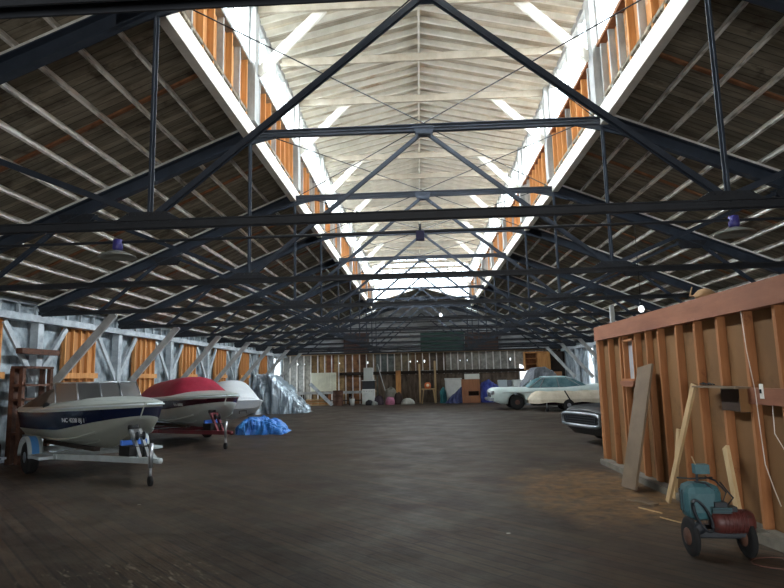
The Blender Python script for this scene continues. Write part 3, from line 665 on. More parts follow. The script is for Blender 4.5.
def trailer(label, loc, rz, Lt, Bt, ax_x, fm, stripe, z=.36, wr=.3, block=True):
    """x=0 at the tongue tip (jack), rails run back to -Lt"""
    t = thing('boat_trailer', label, 'trailer', loc, rz)
    fr = MB()
    for s2 in (-1, 1):
        fr.beam((-.15, s2*.04, z+.02), (-2.4, s2*Bt*.42, z), .06, .09).beam((-2.35, s2*Bt*.42, z), (-Lt, s2*Bt*.42, z), .06, .09)
    for x in (-2.3, ax_x+.5, ax_x-.5, -Lt+.1): fr.beam((x,-Bt*.42,z), (x,Bt*.42,z), .06, .06)
    build('frame', fr, fm, t)
    build('axle', MB().beam((ax_x,-Bt*.5,wr), (ax_x,Bt*.5,wr), .05, .05), M['steel2'], t)
    for s2 in (-1, 1):
        y = s2*Bt*.5
        tyre(t, (ax_x, y, wr), (0,1,0), wr, .19)
        arc = [(ax_x + (wr+.07)*math.cos(a), (wr+.07)*math.sin(a)+wr) for a in [PI*(.02+.96*k/12) for k in range(13)]]
        fd = MB(); sec = []
        for (x, zz) in arc: sec.append([(x, y-.13, zz), (x, y-.06, zz+.012), (x, y+.06, zz+.012), (x, y+.13, zz), (x, y+.12, zz-.02), (x, y-.12, zz-.02)])
        fd.loft(sec, 0, mats=[0,1,0,0,0,0]) if stripe else fd.loft(sec, 0)
        build('fender', fd, [fm, stripe or fm], t)
        build('fender_step', MB().box(ax_x+wr+.07, ax_x+wr+.75, y-.12, y+.1, z-.03, z+.02), fm, t)
        build('bunk_board', MB().beam((-1.5, s2*.4, z+.14), (-Lt, s2*.45, z+.12), .1, .06), M['dark'], t)
    wp = build('winch_post', MB().beam((-.45,-.07,z), (-.88,-.07,z+.46), .05, .07).beam((-.45,.07,z), (-.88,.07,z+.46), .05, .07).beam((-.88,-.1,z+.45),(-.88,.1,z+.45),.08,.06), M['chrome'] if fm is not None and stripe else fm, t)
    build('bow_roller', MB().lathe([(.05,-.08),(.03,0),(.05,.08)], (-.97,0,z+.5), (0,1,0), 14), M['black'], wp)
    build('winch', MB().lathe([(.07,-.06),(.07,-.05),(.03,-.05),(.03,.05),(.07,.05),(.07,.06)], (-.66,0,z+.38), (0,1,0), 16), M['steel2'], wp)
    jk = build('jack', MB().tube([(-.05,-.07,z+.3),(-.05,-.07,z-.08)], .035, 10).tube([(-.05,-.07,z-.05),(-.05,-.07,.09)], .022, 10), M['chrome'], t)
    build('jack_wheel', MB().lathe([(.03,-.025),(.08,-.02),(.08,.02),(.03,.025)], (-.05,-.07,.08), (0,1,0), 16), M['black'], jk)
    build('jack_handle', MB().tube([(-.05,-.1,z+.26),(-.05,-.22,z+.26),(.03,-.22,z+.2)], .01), M['black'], jk)
    build('coupler', MB().beam((-.2,0,z+.03),(.12,0,z+.03),.09,.07).lathe([(.03,-.03),(.05,0),(.03,.05)], (.12,0,z+.02)), fm, t)
    if block:
        build('battery_box', MB().box(-1.05,-.6,-.2,.2,z+.05,z+.22), M['black'], t); build('blue_strap', MB().box(-.98,-.9,-.21,.21,z+.22,z+.3), mat('blue_strap', (60,110,200), None, .6), t)
    return t
white_gel = mat('pale_gelcoat', (176,184,178), (188,196,190), .3, 0, (2,2,2))
cream_gel = mat('cream_grey_gelcoat', (150,156,146), (168,172,162), .35, 0, (1,1,1))
navy = mat('navy_gelcoat', (14,26,54), None, .25)
maroon = mat('dark_maroon_gelcoat', (52,12,26), None, .25)
railm = mat('grey_rub_rail', (190,200,204), None, .45)
a1 = math.radians(-43)
boat('runabout_boat', 'white runabout with navy stripe and raked windscreen on the nearest trailer', (-4.88, 10.12, 0), math.radians(-42), 4.2, .94, .42, 1.14, [cream_gel, navy, white_gel, railm], 'open', 'NC 4228 BJ 1', stripe_h=.32)
bluestripe = mat('blue_fender_stripe', (70,130,190), None, .5)
tw = mat('white_trailer_paint', (176,186,188), (150,160,162), .5, 0, (3,3,3))
trailer('white trailer with blue-striped fenders carrying the navy-striped boat', (-4.40, 9.55, 0), a1, 4.3, 1.95, -3.3, tw, bluestripe)
a2 = math.radians(-46)
boat('runabout_boat', 'white boat with maroon stripe under a crimson canvas cover', (-5.05, 15.0, 0), math.radians(-49), 4.6, .98, .40, 1.14, [white_gel, maroon, white_gel, railm], 'red', 'VA 8700', stripe_h=.22)
trailer('dark red trailer carrying the crimson-covered boat', (-4.80, 14.45, 0), a2, 5.0, 1.95, -3.4, mat('dark_red_trailer', (104,26,38), (84,24,32), .5), None)
pw = mat('bright_white_gelcoat', (214,220,224), (224,230,232), .35)
boat('covered_boat', 'plain white boat with blunt bow behind the crimson-covered boat', (-6.05, 19.7, 0), math.radians(-56), 3.0, .9, .3, .84, [pw, pw, pw, railm], 'white', None, blunt=.7, bow_rise=.1)
# part of a neighbouring white boat trailer at left edge
t = thing('utility_cart', 'white fender and ladder leg of equipment at the far left edge', 'cart', (-8.35, 10.9, 0))
build('fender', MB().box(-.35,.15,-.2,.2,.9,1.05), pw, t)
build('ladder_rail', MB().beam((.2,-.1,.85),(.36,-.2,.32),.05,.05).beam((.3,-.1,.85),(.46,-.2,.32),.05,.05).box(.1,.62,-.24,-.1,.3,.34), M['wpaint'], t)
tyre(t, (-.02, 0, .42), (0,1,0), .42, .24)
build('axle', MB().tube([(-.02,-.1,.42),(-.02,.1,.42)], .05).box(-.1,.3,-.05,.05,.42,.95), M['steel2'], t)
# ================================================================== TARPS
def heap(name, label, cat, x0, x1, y0, y1, hf, m, amp=.1, fr=3.0, n=70, seed=1, mound='tarp'):
    v = []; F = []; nx = n; ny = int(n*.6)
    cx, cy = (x0+x1)/2, (y0+y1)/2
    def fold(x, y, z=0):
        p = Vector((x*fr+seed*7.1, y*fr, z*fr*.35))
        a = noise.noise(p); b = noise.noise(p*2.3); return (abs(a)*2 - .5) + .5*(abs(b)*2-.5) + .22*(abs(noise.noise(p*5.1))*2-.5)
    q = MB(); rows = []
    for j in range(ny+1):
        row = []
        for i in range(nx+1):
            u = i/nx*2-1; w_ = j/ny*2-1
            # square -> rounded
            x = cx + (x1-x0)/2*u*math.sqrt(1-w_*w_*.32); y = cy + (y1-y0)/2*w_*math.sqrt(1-u*u*.32)
            e = max(abs(u), abs(w_)); s_ = max(0, min(1, (1-e)/.22)); prof = (1-(1-s_)**2.2)
            h = hf(u, w_)*prof
            fo = fold(x, y, h)
            # drape folds push the side walls out and in
            dx = u*amp*fo*1.2*(1-s_*.4); dy = w_*amp*fo*1.6*(1-s_*.4)
            z = max(.004, h + amp*.7*fo*min(1, h*1.6)); row.append((x+dx, y+dy, z))
        rows.append(row)
    q.loft(rows, 0, closed=False, caps=False, sm=False)
    return single(name, q, m, label, cat)
silver = mat('silver_tarp', (128,142,152), (172,186,196), .32, .35, (2,2,2), c3=(92,104,112), s3=3.4, f3=.58)
def hs(u, v):
    base = 1.85 if u < -.1 else 1.85 - 1.78*((u+.1)/1.1)**.9
    return max(.08, base * (1 - .12*max(0, -u-.6)))
heap('silver_tarp_pile', 'large crumpled silver tarp draped over a tall pile by left wall', 'tarp', -8.83, -5.6, 28.9, 31.3, hs, silver, .2, 1.45, 110, 2)
heap('blue_tarp_pile', 'bright blue crumpled tarp heap on the floor beside the red trailer', 'tarp', -5.95, -4.25, 18.0, 19.3, lambda u, v: .47*(1-abs(u+.1)**2.2*.8)*(1-.2*v*v)+.02, mat('bright_blue_tarp', (24,84,166), (66,136,204), .4, 0, (3,3,3)), .12, 2.7, 70, 4)
lean('leaning_plank', (-5.85, 30.0, .05), (-6.7, 30.6, 1.05), .22, .04, M['greywood'], 'pale plank leaning down the right side of the silver tarp', out=(0,-1,0))
# ================================================================== VEHICLES (right)
def car(name, label, loc, rz, Lc, hw, belt, hood, roof, ws, mats, wheels, wr=.33, fin=0, glass=True, tail=.0):
    t = thing(name, label, 'car', loc, rz)
    secs = []; n_ = 90
    for i in range(n_+1):
        x = Lc*i/n_; u = i/n_
        zb = .27 + .16*max(0, 1-x/.45) + .14*max(0, (x-Lc+.6)/.6)
        for wx in wheels:
            d = abs(x-wx)
            if d < wr+.09: zb = max(zb, wr+math.sqrt((wr+.09)**2-d*d))
        zt = hood + (belt-hood)*min(1, x/(Lc*.35)) - .10*max(0, 1-x/.25)**2 + fin*max(0,(u-.62)/.38) - tail*max(0,(x-Lc+.5)/.5)
        w_ = hw*(1 - .10*max(0, 1-x/.5)**2 - .08*max(0, (x-Lc+.5)/.5)**2)
        zb2 = min(zb, zt-.12)
        half_ = [(w_*.93, zb2), (w_*.985, max(zb2+.01, .48)), (w_, max(zb2+.02, .62)), (w_*.985, zt-.12), (w_*.93, zt-.02), (w_*.75, zt), (w_*.3, zt+.02), (0, zt+.025)]
        half_ = [(y, min(z, zt+.03)) for y, z in half_]
        sec = [(x, y, z) for y, z in half_] + [(x, -y, z) for y, z in reversed(half_[:-1])]
        secs.append(sec)
    build('body', MB().loft(secs, 0), mats['body'], t)
    # greenhouse
    x0, x1, x2, x3 = ws; gl = []; rf = []
    for i in range(25):
        x = x0 + (x3-x0)*i/24
        h = min(1, (x-x0)/(x1-x0)) if x < x1 else (1 if x < x2 else max(0, 1-(x-x2)/(x3-x2)))
        h = math.sin(h*PI/2)**.9; zt = belt + (roof-belt-.05)*h; wb = hw*.86; wt = wb - .22*h
        gl.append([(x, wb, belt-.05), (x, wt, zt), (x, 0, zt+.02), (x, -wt, zt), (x, -wb, belt-.05)])
        if x >= x1-.05 and x <= x2+(x3-x2)*.45: rf.append([(x, wt+.02, zt-.04), (x, wt-.02, zt+.02), (x, wt*.5, zt+.06), (x, 0, zt+.07), (x, -wt*.5, zt+.06), (x, -wt+.02, zt+.02), (x, -wt-.02, zt-.04)])
    g = build('windows', MB().loft(gl, 0, closed=False), mats['glass'], t)
    build('roof', MB().loft(rf, 0), mats['roof'], t)
    p = MB()
    for s2 in (-1, 1):
        wb = hw*.86; wt = wb-.22
        for xb, xt in ((x0+.02, x1), (x0+.55, x1+.08), ((x1+x2)/2+.25, (x1+x2)/2+.2), (x3-.25, x2+.15)):
            p.beam((xb, s2*(wb+.005), belt-.03), (xt, s2*(wt+.012), roof-.05), .045, .03)
        p.beam((x0, s2*(wb+.01), belt-.02), (x3, s2*(wb+.01), belt-.02), .03, .03)
    build('window_trim', p, mats['trim'], g)
    for wx in wheels:
        for s2 in (-1, 1): tyre(t, (wx, s2*(hw-.16), wr), (0,1,0), wr, .2, mats.get('hub'))
    return t
pale = mat('faded_seafoam_paint', (186,204,202), (204,218,214), .4, 0, (2,2,2))
chr_ = mat('dull_chrome', (168,174,178), (120,126,130), .3, .8)
cm = dict(body=pale, roof=mat('pale_roof_paint', (176,200,200), None, .35), glass=mat('car_glass_teal', (70,100,106), (110,140,144), .15, 0, (2,2,2)), trim=chr_, hub=M['ironbrown'])
CY = 28.4
t = car('vintage_coupe', 'faded pale green vintage hardtop coupe parked before the back corner', (3.12, CY+.9, 0), 0, 5.5, .96, 1.0, 1.02, 1.5, (1.7, 2.45, 3.35, 4.5), cm, (1.18, 4.3), .34, fin=.12)
fb = MB().box(-.06,.1,-.9,.9,.42,.56).tube([(-.1,-.85,.5),(-.12,-.3,.48),(-.12,.3,.48),(-.1,.85,.5)], .06); build('front_bumper', fb, chr_, t)
build('grille', MB().box(-.02,.03,-.62,.62,.6,.8), M['steel2'], t)
for s2 in (-1, 1):
    for k in (0, 1): build('headlight', MB().lathe([(.02,-.05),(.085,-.04),(.095,.0),(.095,.1)], (.02, s2*(.84-k*.2), .80), (1,0,0), 16), chr_, t)
build('side_trim', MB().box(.5, 5.2, -.975, -.955, .78, .80), chr_, t)
build('hood_ornament', MB().beam((.3,0,1.02),(1.4,0,1.06),.03,.03), chr_, t)
# covered trailer boat before the coupe
canvas = mat('tan_canvas', (176,166,146), (200,190,170), .85, 0, (2,2,2), bump=.4, bscale=5)
t = thing('covered_skiff_trailer', 'small trailer load under a tan canvas cover with dark strap before the coupe', 'trailer', (4.55, 27.1, 0))
rows = []
for j in range(21):
    v = j/20; x = v*3.5; h = .36*(min(1, v/.12))**.6; wy = .55*(min(1, .35+v/.2))
    row = []
    for k in range(-8, 9):
        a = k/8; sg = .025*math.sin(j*.9+k*.5)
        row.append((x, wy*a, .50 - .06*min(1,v/.3) + (h+.04)*(1-abs(a)**4) + sg*(1-a*a)))
    rows.append(row)
q = MB().loft(rows, 0, closed=False, caps=True)
for s2 in (-1, 1):
    q.loft([[ (v_*3.5, s2*.55*(min(1,.35+v_/.2))*1.01, .51), (v_*3.5, s2*.56*(min(1,.35+v_/.2)), .36-.03*math.sin(v_*17)) ] for v_ in [j/20 for j in range(21)]], 0, closed=False, caps=False)
build('canvas_cover', q, canvas, t)
build('hull', MB().loft([[(x, .5*w_, .46), (x, .35*w_, .30), (x, -.35*w_, .30), (x, -.5*w_, .46)] for x, w_ in ((.12,.25),(.5,.8),(1.2,1),(3.4,1))], 0), maroon, t, label='dark red painted hull under the canvas')
build('frame', MB().beam((.35,-.25,.27),(3.5,-.45,.27),.05,.06).beam((.35,.25,.27),(3.5,.45,.27),.05,.06).beam((.2,0,.27),(.6,0,.27),.3,.05), M['steel2'], t)
jk = build('jack', MB().tube([(.72,-.5,.45),(.72,-.5,.09)], .022), M['chrome'], t); build('jack_wheel', MB().lathe([(.03,-.02),(.07,-.02),(.07,.02),(.03,.02)], (.72,-.5,.07), (0,1,0), 14), M['black'], jk)
for s2 in (-1,1): tyre(t, (1.66, s2*.5, .26), (0,1,0), .26, .15)
build('strap', MB().beam((1.5,-.575,.88),(1.78,-.59,.36),.012,.05), M['black'], t)
build('marker_light', MB().box(3.4,3.5,-.6,-.56,.33,.39), emit('amber_lens', (220,130,50), .15), t)
# dark muscle car poking out behind the partition
dk = mat('black_car_paint', (20,21,22), (27,28,29), .55)
dm = dict(body=dk, roof=dk, glass=mat('dark_glass', (20,22,24), None, .1), trim=M['steel2'], hub=M['chrome'])
t = car('muscle_car', 'dark muscle car nose with chrome loop bumper beyond the partition end', (3.50, 14.1, 0), math.radians(17), 4.9, .88, .93, .84, 1.3, (1.7, 2.4, 3.2, 4.3), dm, (1.0, 3.95), .33)
ring = []
for k in range(32):
    a = 2*PI*k/32; c_, s_ = math.cos(a), math.sin(a)
    ring.append((-.06, .76*(abs(c_)**.35)*(1 if c_ > 0 else -1), .555 + .135*(abs(s_)**.35)*(1 if s_ > 0 else -1)))
lb = build('loop_bumper', MB().tube(ring, .042, 8, closed=True), chr_, t)
build('grille', MB().box(-.05,.0,-.74,.74,.43,.68), M['black'], t)
q = MB()
for z in (.5, .555, .61): q.box(-.075,-.05,-.6,.6,z-.008,z+.008)
q.box(-.08,-.05,-.62,-.59,.46,.65).box(-.08,-.05,.59,.62,.46,.65); build('grille_bars', q, M['steel2'], t)
build('valance', MB().loft([[(0,-.8,.42),(0,.8,.42),(.2,.7,.2),(.2,-.7,.2)],[(.5,-.8,.42),(.5,.8,.42),(.5,.7,.2),(.5,-.7,.2)]],0), dk, t)
# covered car behind
heap('covered_car', 'car under a dark grey cover behind the pale vintage coupe', 'car', 4.75, 8.2, 32.0, 34.0, lambda u, v: (1.95*max(.42, 1-(abs(u+.1)/.8)**2.6)), mat('dark_grey_cover', (94,98,104), (122,126,132), .6, 0, (2,2,2)), .12, 2.2, 70, 9)
if 0: single('triangular_sign', MB().prism([(5.30,1.32),(5.33,2.13),(5.97,1.76)], .03, 'y', 0, 31.7).box(5.31,5.35,31.68,31.72,0,1.4), mat('bright_white_board', (250,250,250), None, .6), 'bright white triangular board standing left of the covered car', 'board')
# ================================================================== BACK WALL CLUTTER
def crate(name, label, cat, x0, x1, y0, y1, z0, z1, m, bevel=.015): return single(name, MB().box(x0,x1,y0,y1,z0,z1), m, label, cat, bevel=bevel)
t = thing('workbench', 'long low workbench with pale front edge along the back wall left', 'workbench', (-5.4, 37.6, 0))
build('bench_top', MB().box(-2.4,2.4,-.35,.45,.78,.84), M['palewood'], t); build('edge_board', MB().box(-2.4,2.4,-.39,-.35,.70,.86), M['greywood'], t)
for x in (-2.2, -.7, .8, 2.2):
    for y in (-.3, .4): build('leg', MB().box(x-.04,x+.04,y-.04,y+.04,0,.78), M['dark'], t)
build('lower_shelf', MB().box(-2.3,2.3,-.25,.4,.25,.29), M['dark'], t)
q = MB()
for i in range(10): q.box(-7.09+i*.157, -7.09+i*.157+.14, 37.93, 37.96, .86, 2.0)
q.box(-7.1,-5.5,37.96,37.98,.86,2.02); single('ribbed_panel', q, mat('cream_ribbed', (214,216,196), (196,198,180), .6), 'cream ribbed metal panel standing on the workbench', 'panel')
for i in range(5):
    tt = single('lumber_board', MB().beam((-7.6+.1*i, 36.7+.1*(i%3), .06+.085*i), (-5.75-.12*i, 36.8+.05*i, .06+.085*i), .25, .06, (0,0,1)), M['fir'] if i % 2 else M['palewood'], 'brown board in the low lumber stack before the workbench, layer %s from floor' % ORD[i], 'board', 'stacked lumber near the workbench')
lean('leaning_plank', (-5.55, 36.45, .05), (-7.0, 37.1, 1.35), .2, .05, M['wpaint'], 'long pale plank sloping from workbench down to the floor', out=(0,-1,0))
def drum(name, label, x, y, r, h, m):
    q = MB().lathe([(0,0),(r,0),(r,.02),(r*.97,.03),(r*.97,h*.33),(r,h*.34),(r*.97,h*.36),(r*.97,h*.66),(r,h*.67),(r*.97,h*.69),(r*.97,h-.03),(r,h-.02),(r,h),(r*.9,h),(r*.9,h-.03),(0,h-.03)], (x,y,0), n=24)
    return single(name, q, m, label, 'barrel')
drum('barrel', 'rusty brown steel barrel before the workbench', -5.2, 36.6, .32, .92, M['ironbrown'])
t = thing('bucket', 'white plastic bucket on the floor right of the rusty barrel', 'bucket', (-4.35, 36.6, 0))
build('pail', MB().lathe([(0,0),(.13,0),(.16,.38),(.165,.4),(.15,.4),(.12,.02),(0,.02)], (0,0,0), n=18), mat('white_pail', (220,222,218), None, .5), t)
build('handle', MB().tube([(.16*math.cos(a),0,.38+.14*math.sin(a)) for a in [PI*k/10 for k in range(11)]], .006, 6), M['chrome'], t)
wapp = mat('white_enamel', (204,208,204), (188,192,188), .4)
t = thing('kitchen_stove', 'old white kitchen stove with dark backguard against back wall', 'stove', (-3.36, 36.8, 0))
build('cabinet', MB().box(-.38,.38,-.32,.32,.05,.95), wapp, t, bevel=.02); build('oven_door', MB().box(-.33,.33,-.345,-.32,.15,.72), wapp, t); build('door_handle', MB().tube([(-.25,-.37,.68),(.25,-.37,.68)], .012), M['chrome'], t)
build('backguard', MB().box(-.38,.38,.1,.32,.95,1.45), M['steel2'], t, label='dark backguard'); build('top_shelf', MB().box(-.42,.42,.0,.32,1.45,1.5), wapp, t)
for k in range(4): build('knob', MB().lathe([(.02,0),(.022,.03)], (-.25+.16*k,-.32,.83), (0,-1,0), 10), M['black'], t)
crate('white_cabinet_box', 'pale grey box standing on top of the old stove', 'box', -3.65, -3.08, 36.82, 37.1, 1.5, 2.25, mat('pale_grey_box', (176,178,172), None, .6))
blobs = [('dark purple bag in the junk pile beside the stove', -2.75, 36.7, .36, .30, .5, (52,38,52)), ('pink and white bag in the middle of the junk pile', -2.05, 36.6, .32, .26, .42, (190,120,150)), ('black bag at the left of junk pile near bucket', -3.3, 36.5, .25, .2, .32, (28,30,36)), ('grey cloth mound at the top of the junk pile', -2.0, 37.1, .42, .32, 1.0, (128,124,112)), ('dark brown sack behind the pink bag', -1.55, 36.9, .3, .25, .7, (62,46,40)), ('white sack lying at the right end of the junk pile', -1.0, 36.7, .42, .22, .34, (196,196,188)), ('pale rag lump on the floor before the stove', -2.95, 36.3, .18, .14, .22, (170,176,172))]
for i, (lb, x, y, rx, ry, h, c) in enumerate(blobs):
    q = MB(); rows = []
    for a in range(9):
        ph = PI/2*a/8; row = []
        for k in range(20):
            th = 2*PI*k/20; nn = 1 + .22*noise.noise(Vector((math.cos(th)*1.5+i*3, math.sin(th)*1.5, ph*1.5)))
            row.append((x+rx*math.cos(ph)**.6*math.cos(th)*nn, y+ry*math.cos(ph)**.6*math.sin(th)*nn, h*math.sin(ph)*nn if a else 0))
        rows.append(row)
    q.loft(rows, 0); single('sack', q, mat('sack_%d' % i, c, tuple(int(v*.8) for v in c), .8, 0, (5,5,5)), lb, 'bag', 'junk pile by the stove')
lean('leaning_pole', (-2.2, 37.0, .3), (-2.9, 38.3, 2.5), .05, .05, M['greywood'], 'grey pole leaning over the junk pile against back wall', 'pole')
crate('leaning_door_panel', 'orange-brown board standing against back wall above junk pile', 'board', -1.75, -1.42, 38.5, 38.56, 0, 2.05, M['fir'])
for x, z1, lb in ((-.22, 2.42, 'left pale upright post beside the sawhorse table'), (.74, 2.6, 'right pale upright post beside the sawhorse table')):
    crate('upright_post', lb, 'post', x-.06, x+.06, 37.5, 37.6, 0, z1, M['palewood'])
single('cross_rope', MB().tube([(-.16,37.55,2.02),(.3,37.55,2.0),(.68,37.55,2.03)], .012, 6), M['greywood'], 'thin pale rope stretched between the two upright posts', 'rope')
t = thing('small_table', 'small pale wooden table with splayed legs between the posts', 'table', (.3, 37.2, 0))
build('tabletop', MB().box(-.42,.42,-.25,.25,.84,.9), M['palewood'], t)
for sx in (-1,1):
    for sy in (-1,1): build('leg', MB().beam((sx*.4,sy*.22,0),(sx*.3,sy*.2,.84),.06,.06), M['palewood'], t)
t = thing('round_cooler', 'round orange cooler jug with a pale face on the small table', 'cooler', (.26, 37.2, .9))
build('jug', MB().lathe([(0,0),(.14,0),(.19,.08),(.2,.2),(.17,.32),(.1,.37),(0,.38)], (0,0,0), n=20), mat('orange_plastic', (226,120,66), None, .5), t)
build('face_disc', MB().lathe([(0,0),(.1,0),(.1,.02),(0,.02)], (0,-.2,.19), (0,-1,0), 16), mat('cream_face', (236,214,180), None, .6), t)
heap('teal_cloth', 'teal cloth bundle on the floor left of the white appliance', 'cloth', 1.0, 1.4, 36.9, 37.4, lambda u, v: .95*(1-.5*u*u), mat('teal_cloth', (32,92,98), (44,112,116), .8), .06, 4, 30, 5)
t = thing('white_freezer', 'pale chest appliance standing behind the dark blue tarp', 'appliance', (1.85, 37.7, 0))
build('cabinet', MB().box(-.5,.5,-.3,.3,.03,1.38), wapp, t, bevel=.02); build('lid', MB().box(-.52,.52,-.32,.32,1.38,1.5), wapp, t, bevel=.02)
navytarp = mat('navy_tarp', (40,48,86), (60,70,116), .55, 0, (2,2,2))
heap('navy_tarp_pile', 'dark navy tarp heap between white appliance and brown cabinet', 'tarp', 1.3, 2.42, 36.3, 37.2, lambda u, v: max(.06, .06+.5*(u+1)), navytarp, .08, 3, 50, 6)
heap('royal_tarp_pile', 'royal blue tarp heap right of the brown cabinet', 'tarp', 3.35, 4.7, 36.6, 37.8, lambda u, v: 1.25*(1-.15*u*u)-.3*max(0,u), mat('royal_blue_tarp', (46,58,136), (76,92,178), .5, 0, (2.5,2.5,2.5)), .12, 2.4, 60, 8)
brn = mat('varnished_brown_wood', (128,82,54), (150,100,66), .5, 0, (8,8,1))
t = thing('brown_cabinet', 'upright brown wooden cabinet with a dark lower niche', 'cabinet', (2.84, 36.7, 0))
build('carcass', MB().box(-.54,.54,-.25,.25,0,.42).box(-.54,-.16,-.25,.25,.42,.70).box(.5,.54,-.25,.25,.42,.70).box(-.54,.54,-.25,.25,.70,1.38).box(-.16,.5,.2,.25,.42,.7), brn, t)
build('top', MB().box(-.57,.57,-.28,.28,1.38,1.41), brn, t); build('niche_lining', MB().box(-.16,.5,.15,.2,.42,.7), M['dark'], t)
build('drawer_front', MB().box(-.48,.48,-.27,-.25,.05,.38), brn, t); build('upper_door', MB().box(-.48,.48,-.27,-.25,.76,1.32), brn, t)
crate('white_box', 'white lidded box standing on top of the brown cabinet', 'box', 2.5, 3.38, 36.5, 36.9, 1.41, 1.74, mat('off_white_box', (198,200,190), None, .6))
crate('grey_appliance', 'pale grey appliance right of the royal blue tarp', 'appliance', 4.6, 5.12, 37.2, 37.7, 0, 1.32, mat('pale_grey_enamel', (164,176,180), None, .5), .03)
crate('grey_appliance', 'narrow dark grey appliance between two pale ones', 'appliance', 5.14, 5.42, 37.2, 37.7, 0, 1.3, mat('mid_grey_enamel', (104,108,114), None, .5), .03)
crate('grey_appliance', 'white rounded appliance behind the nose of the vintage coupe', 'appliance', 5.44, 6.1, 37.2, 37.8, 0, 1.32, wapp, .1)
t = thing('shelf_unit', 'orange wooden shelf unit hung high on the back wall right', 'shelf', (7.25, 38.55, 0))
for x in (-.78, .02, .76): build('side_panel', MB().box(x-.03,x+.03,-.3,.25,1.9,3.0), M['fir'], t)
for z in (1.88, 2.25, 2.6, 2.95): build('shelf_board', MB().box(-.75,.0,-.3,.25,z,z+.04), M['fir'], t)
build('door', MB().box(.05,.73,-.32,-.29,1.92,2.97), M['fir'], t)
build('back_panel', MB().box(-.78,.78,.22,.25,1.9,3.0), M['rust'], t); build('top', MB().box(-.81,.79,-.32,.25,3.0,3.04), M['fir'], t)
for k in range(4):
    z0 = .44*k
    crate('cardboard_box', 'tan cardboard box right of the orange shelf unit, %s from the floor' % ORD[k], 'box', 8.05, 8.5, 37.3, 37.8, z0, z0+.43, mat('cardboard_%d' % k, (158,110,74), None, .8), .01)
crate('dark_door', 'dark brown door-sized panel against the back wall at the right corner', 'panel', 8.1, 8.9, 38.55, 38.75, 0, 3.1, M['dark'])
t = thing('machine_frame', 'rusty brown machine frame with shelves by the left wall behind the navy-striped boat', 'rack', (-8.62, 12.85, 0))
for x, y in ((-.14,-.5),(.04,-.5),(-.14,.45),(.04,.45)): build('upright', MB().box(x-.04,x+.04,y-.05,y+.05,0,2.02), M['ironbrown'], t)
for z in (.6, 1.3, 1.6, 1.98): build('shelf_board', MB().box(-.18,.08,-.56,.52,z,z+.05), M['ironbrown'], t)
build('side_panel', MB().box(-.2,-.18,-.55,-.2,0,1.98), M['ironbrown'], t)
single('hanging_timber', MB().beam((-8.72,12.4,2.36),(-8.72,13.75,2.36),.14,.12), M['ironbrown'], 'rust-brown timber fixed level across the left wall post above the rack', 'timber')
# ================================================================== LAMPS
def lamp(label, x, y, z, zc):
    t = thing('pendant_lamp', label, 'lamp', (x, y, z), 0, 'domed pendant lamps')
    pm_ = mat('purple_cap', (58,54,120), None, .5)
    build('cap', MB().lathe([(0,.1),(.05,.1),(.055,.0),(.04,-.02),(0,-.02)], (0,0,.06), n=16), pm_, t, label='purple-blue cap')
    build('shade', MB().lathe([(.04,0),(.1,-.02),(.19,-.06),(.2,-.075),(.19,-.07),(.1,-.035),(.035,-.015)], (0,0,.04), n=28), mat('smoky_shade', (110,112,106), None, .35), t)
    build('stem', MB().tube([(0,0,.15),(0,0,zc-z)], .012, 8), M['steel2'], t)
    return t
lamp('domed pendant lamp with purple cap at the left below the nearest chord', -3.43, TY(1)+.25, 3.0, 3.13)
lamp('domed pendant lamp with purple cap at the right below the nearest chord', 3.13, TY(1)+.25, 3.03, 3.15)
t = thing('pipe_fitting', 'small purple-blue fitting clamped to the pipe at the centre', 'fitting', (-.14, TY(1)+.25, 3.04))
build('housing', MB().box(-.045,.045,-.04,.04,0,.10), mat('purple_fitting', (40,40,84), None, .5), t, bevel=.01)
build('clamp', MB().tube([(0,0,.08),(0,0,.18)], .014), M['steel2'], t)
def bulb(label, x, y, z, zc):
    t = thing('bare_bulb', label, 'bulb', (x, y, z), 0, 'bare bulbs')
    build('globe', MB().lathe([(0,-.09),(.04,-.08),(.065,-.03),(.055,.02),(.03,.06)], (0,0,0), n=16), emit('lit_bulb', (235,238,240), 1.5), t)
    build('socket', MB().lathe([(.03,.05),(.035,.06),(.035,.13),(.01,.14)], (0,0,0), n=12), M['steel2'], t)
    build('cord', MB().tube([(0,0,.13),(0,0,zc-z)], .007, 6), M['black'], t)
bulb('lit bare bulb hanging over the partition header', 4.76, 13.4, 3.0, 4.95)
bulb('lit bare bulb hanging below the far centre trusses', .73, TY(6), 4.1, ZK)
single('ceiling_pipe', MB().tube([(-8.9, TY(1)+.25, 3.12), (8.9, TY(1)+.25, 3.16)], .016, 8), M['steel2'], 'thin dark pipe running below the nearest truss chord', 'pipe')
for x in (-8, -5, 0, 5, 8): pass
q = MB().tube([(-5.6,TY(1)+.1,3.2),(-5.75,TY(1)+.12,2.9),(-5.95,TY(1)+.1,2.6),(-6.0,TY(1)+.1,2.35)], .012, 6)
single('hanging_cable', q, M['black'], 'black cable hanging from the nearest truss at the left edge', 'cable')
q = MB().tube([(-.9+0,24,4.0),(-.88,24,3.2)], .01, 6)
# small litter on the floor
for i, (x, y, lb) in enumerate(((-4.0, 8.1,'small white scrap on the floor left of the trailer jack'), (-.65,4.6,'tiny white scrap on the floor in the lower centre'), (.65,6.4,'tiny pale scrap on the floor right of centre'), (.9,3.9,'tiny white fleck on the floor at the bottom edge'))):
    single('paper_scrap', MB().prism([(x,y),(x+.04,y+.01),(x+.035,y+.03),(x+.0,y+.025)], .004, 'z', 0, .003), mat('scrap_%d' % i, (200,200,190), None, .7), lb, 'scrap')
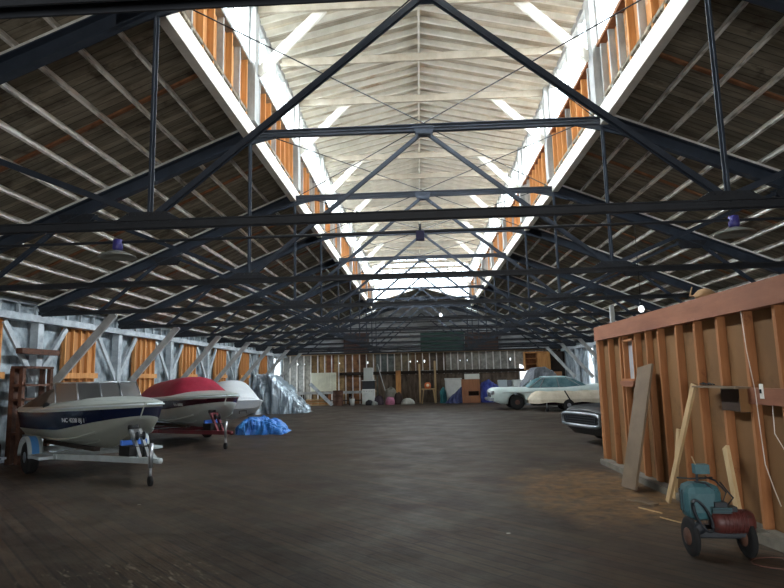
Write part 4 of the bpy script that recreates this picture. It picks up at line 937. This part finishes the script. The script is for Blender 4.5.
# ================================================================== LIGHT
wd = bpy.data.worlds.new('sky'); bpy.context.scene.world = wd; wd.use_nodes = True
wn_ = wd.node_tree.nodes; wl_ = wd.node_tree.links; bg = wn_['Background']; bg.inputs[1].default_value = 5.0
tcw = wn_.new('ShaderNodeTexCoord'); spw = wn_.new('ShaderNodeSeparateXYZ'); wl_.new(tcw.outputs['Generated'], spw.inputs[0])
rw = wn_.new('ShaderNodeValToRGB'); rw.color_ramp.elements[0].position = .0; rw.color_ramp.elements[0].color = (.16,.17,.18,1); rw.color_ramp.elements[1].position = .06; rw.color_ramp.elements[1].color = (.86,.94,1,1)
wl_.new(spw.outputs[2], rw.inputs['Fac']); wl_.new(rw.outputs[0], bg.inputs[0])
def area(name, loc, rot, sx, sy, e, col=(1,1,1)):
    l = bpy.data.lights.new(name, 'AREA'); l.shape = 'RECTANGLE'; l.size = sx; l.size_y = sy; l.energy = e; l.color = col
    o = bpy.data.objects.new(name, l); C.objects.link(o); o.location = loc; o.rotation_euler = rot; return o
ml = (MY0+MY1)/2; ll = MY1-MY0
for sx in (-1, 1):
    a_ = area('monitor_daylight', (sx*(W+.75), ml, 8.1), (0, sx*math.radians(52), 0), 1.5, ll, 3600, (.96,.98,1.0)); a_.data.spread = math.radians(140)
area('added_doorway_fill', (0, NY0-.25, 1.5), (math.radians(90), 0, 0), 5.0, 2.9, 230, (1,.97,.93))  # fill light set in the added doorway, for near steel and floor
# ================================================================== CAMERA
cam = bpy.data.cameras.new('camera'); co = bpy.data.objects.new('camera', cam); C.objects.link(co)
cam.sensor_width = 36; cam.lens = 596.5/784*36; cam.clip_end = 200; cam.clip_start = .05
yaw, pitch, roll = -.0436, .13967, -.02336
F = Vector((math.sin(yaw)*math.cos(pitch), math.cos(yaw)*math.cos(pitch), math.sin(pitch)))
R = Vector((math.cos(yaw), -math.sin(yaw), 0)); U = R.cross(F)
R2 = R*math.cos(roll) + U*math.sin(roll); U2 = U*math.cos(roll) - R*math.sin(roll)
mw = Matrix(((R2.x, U2.x, -F.x, -.183), (R2.y, U2.y, -F.y, 0), (R2.z, U2.z, -F.z, 1.6), (0,0,0,1)))
co.matrix_world = mw
sc = bpy.context.scene; sc.camera = co
sc.view_settings.view_transform = 'Standard'; sc.view_settings.look = 'None'; sc.view_settings.exposure = .75; sc.view_settings.gamma = 1
sc.cycles.max_bounces = 8; sc.cycles.diffuse_bounces = 5
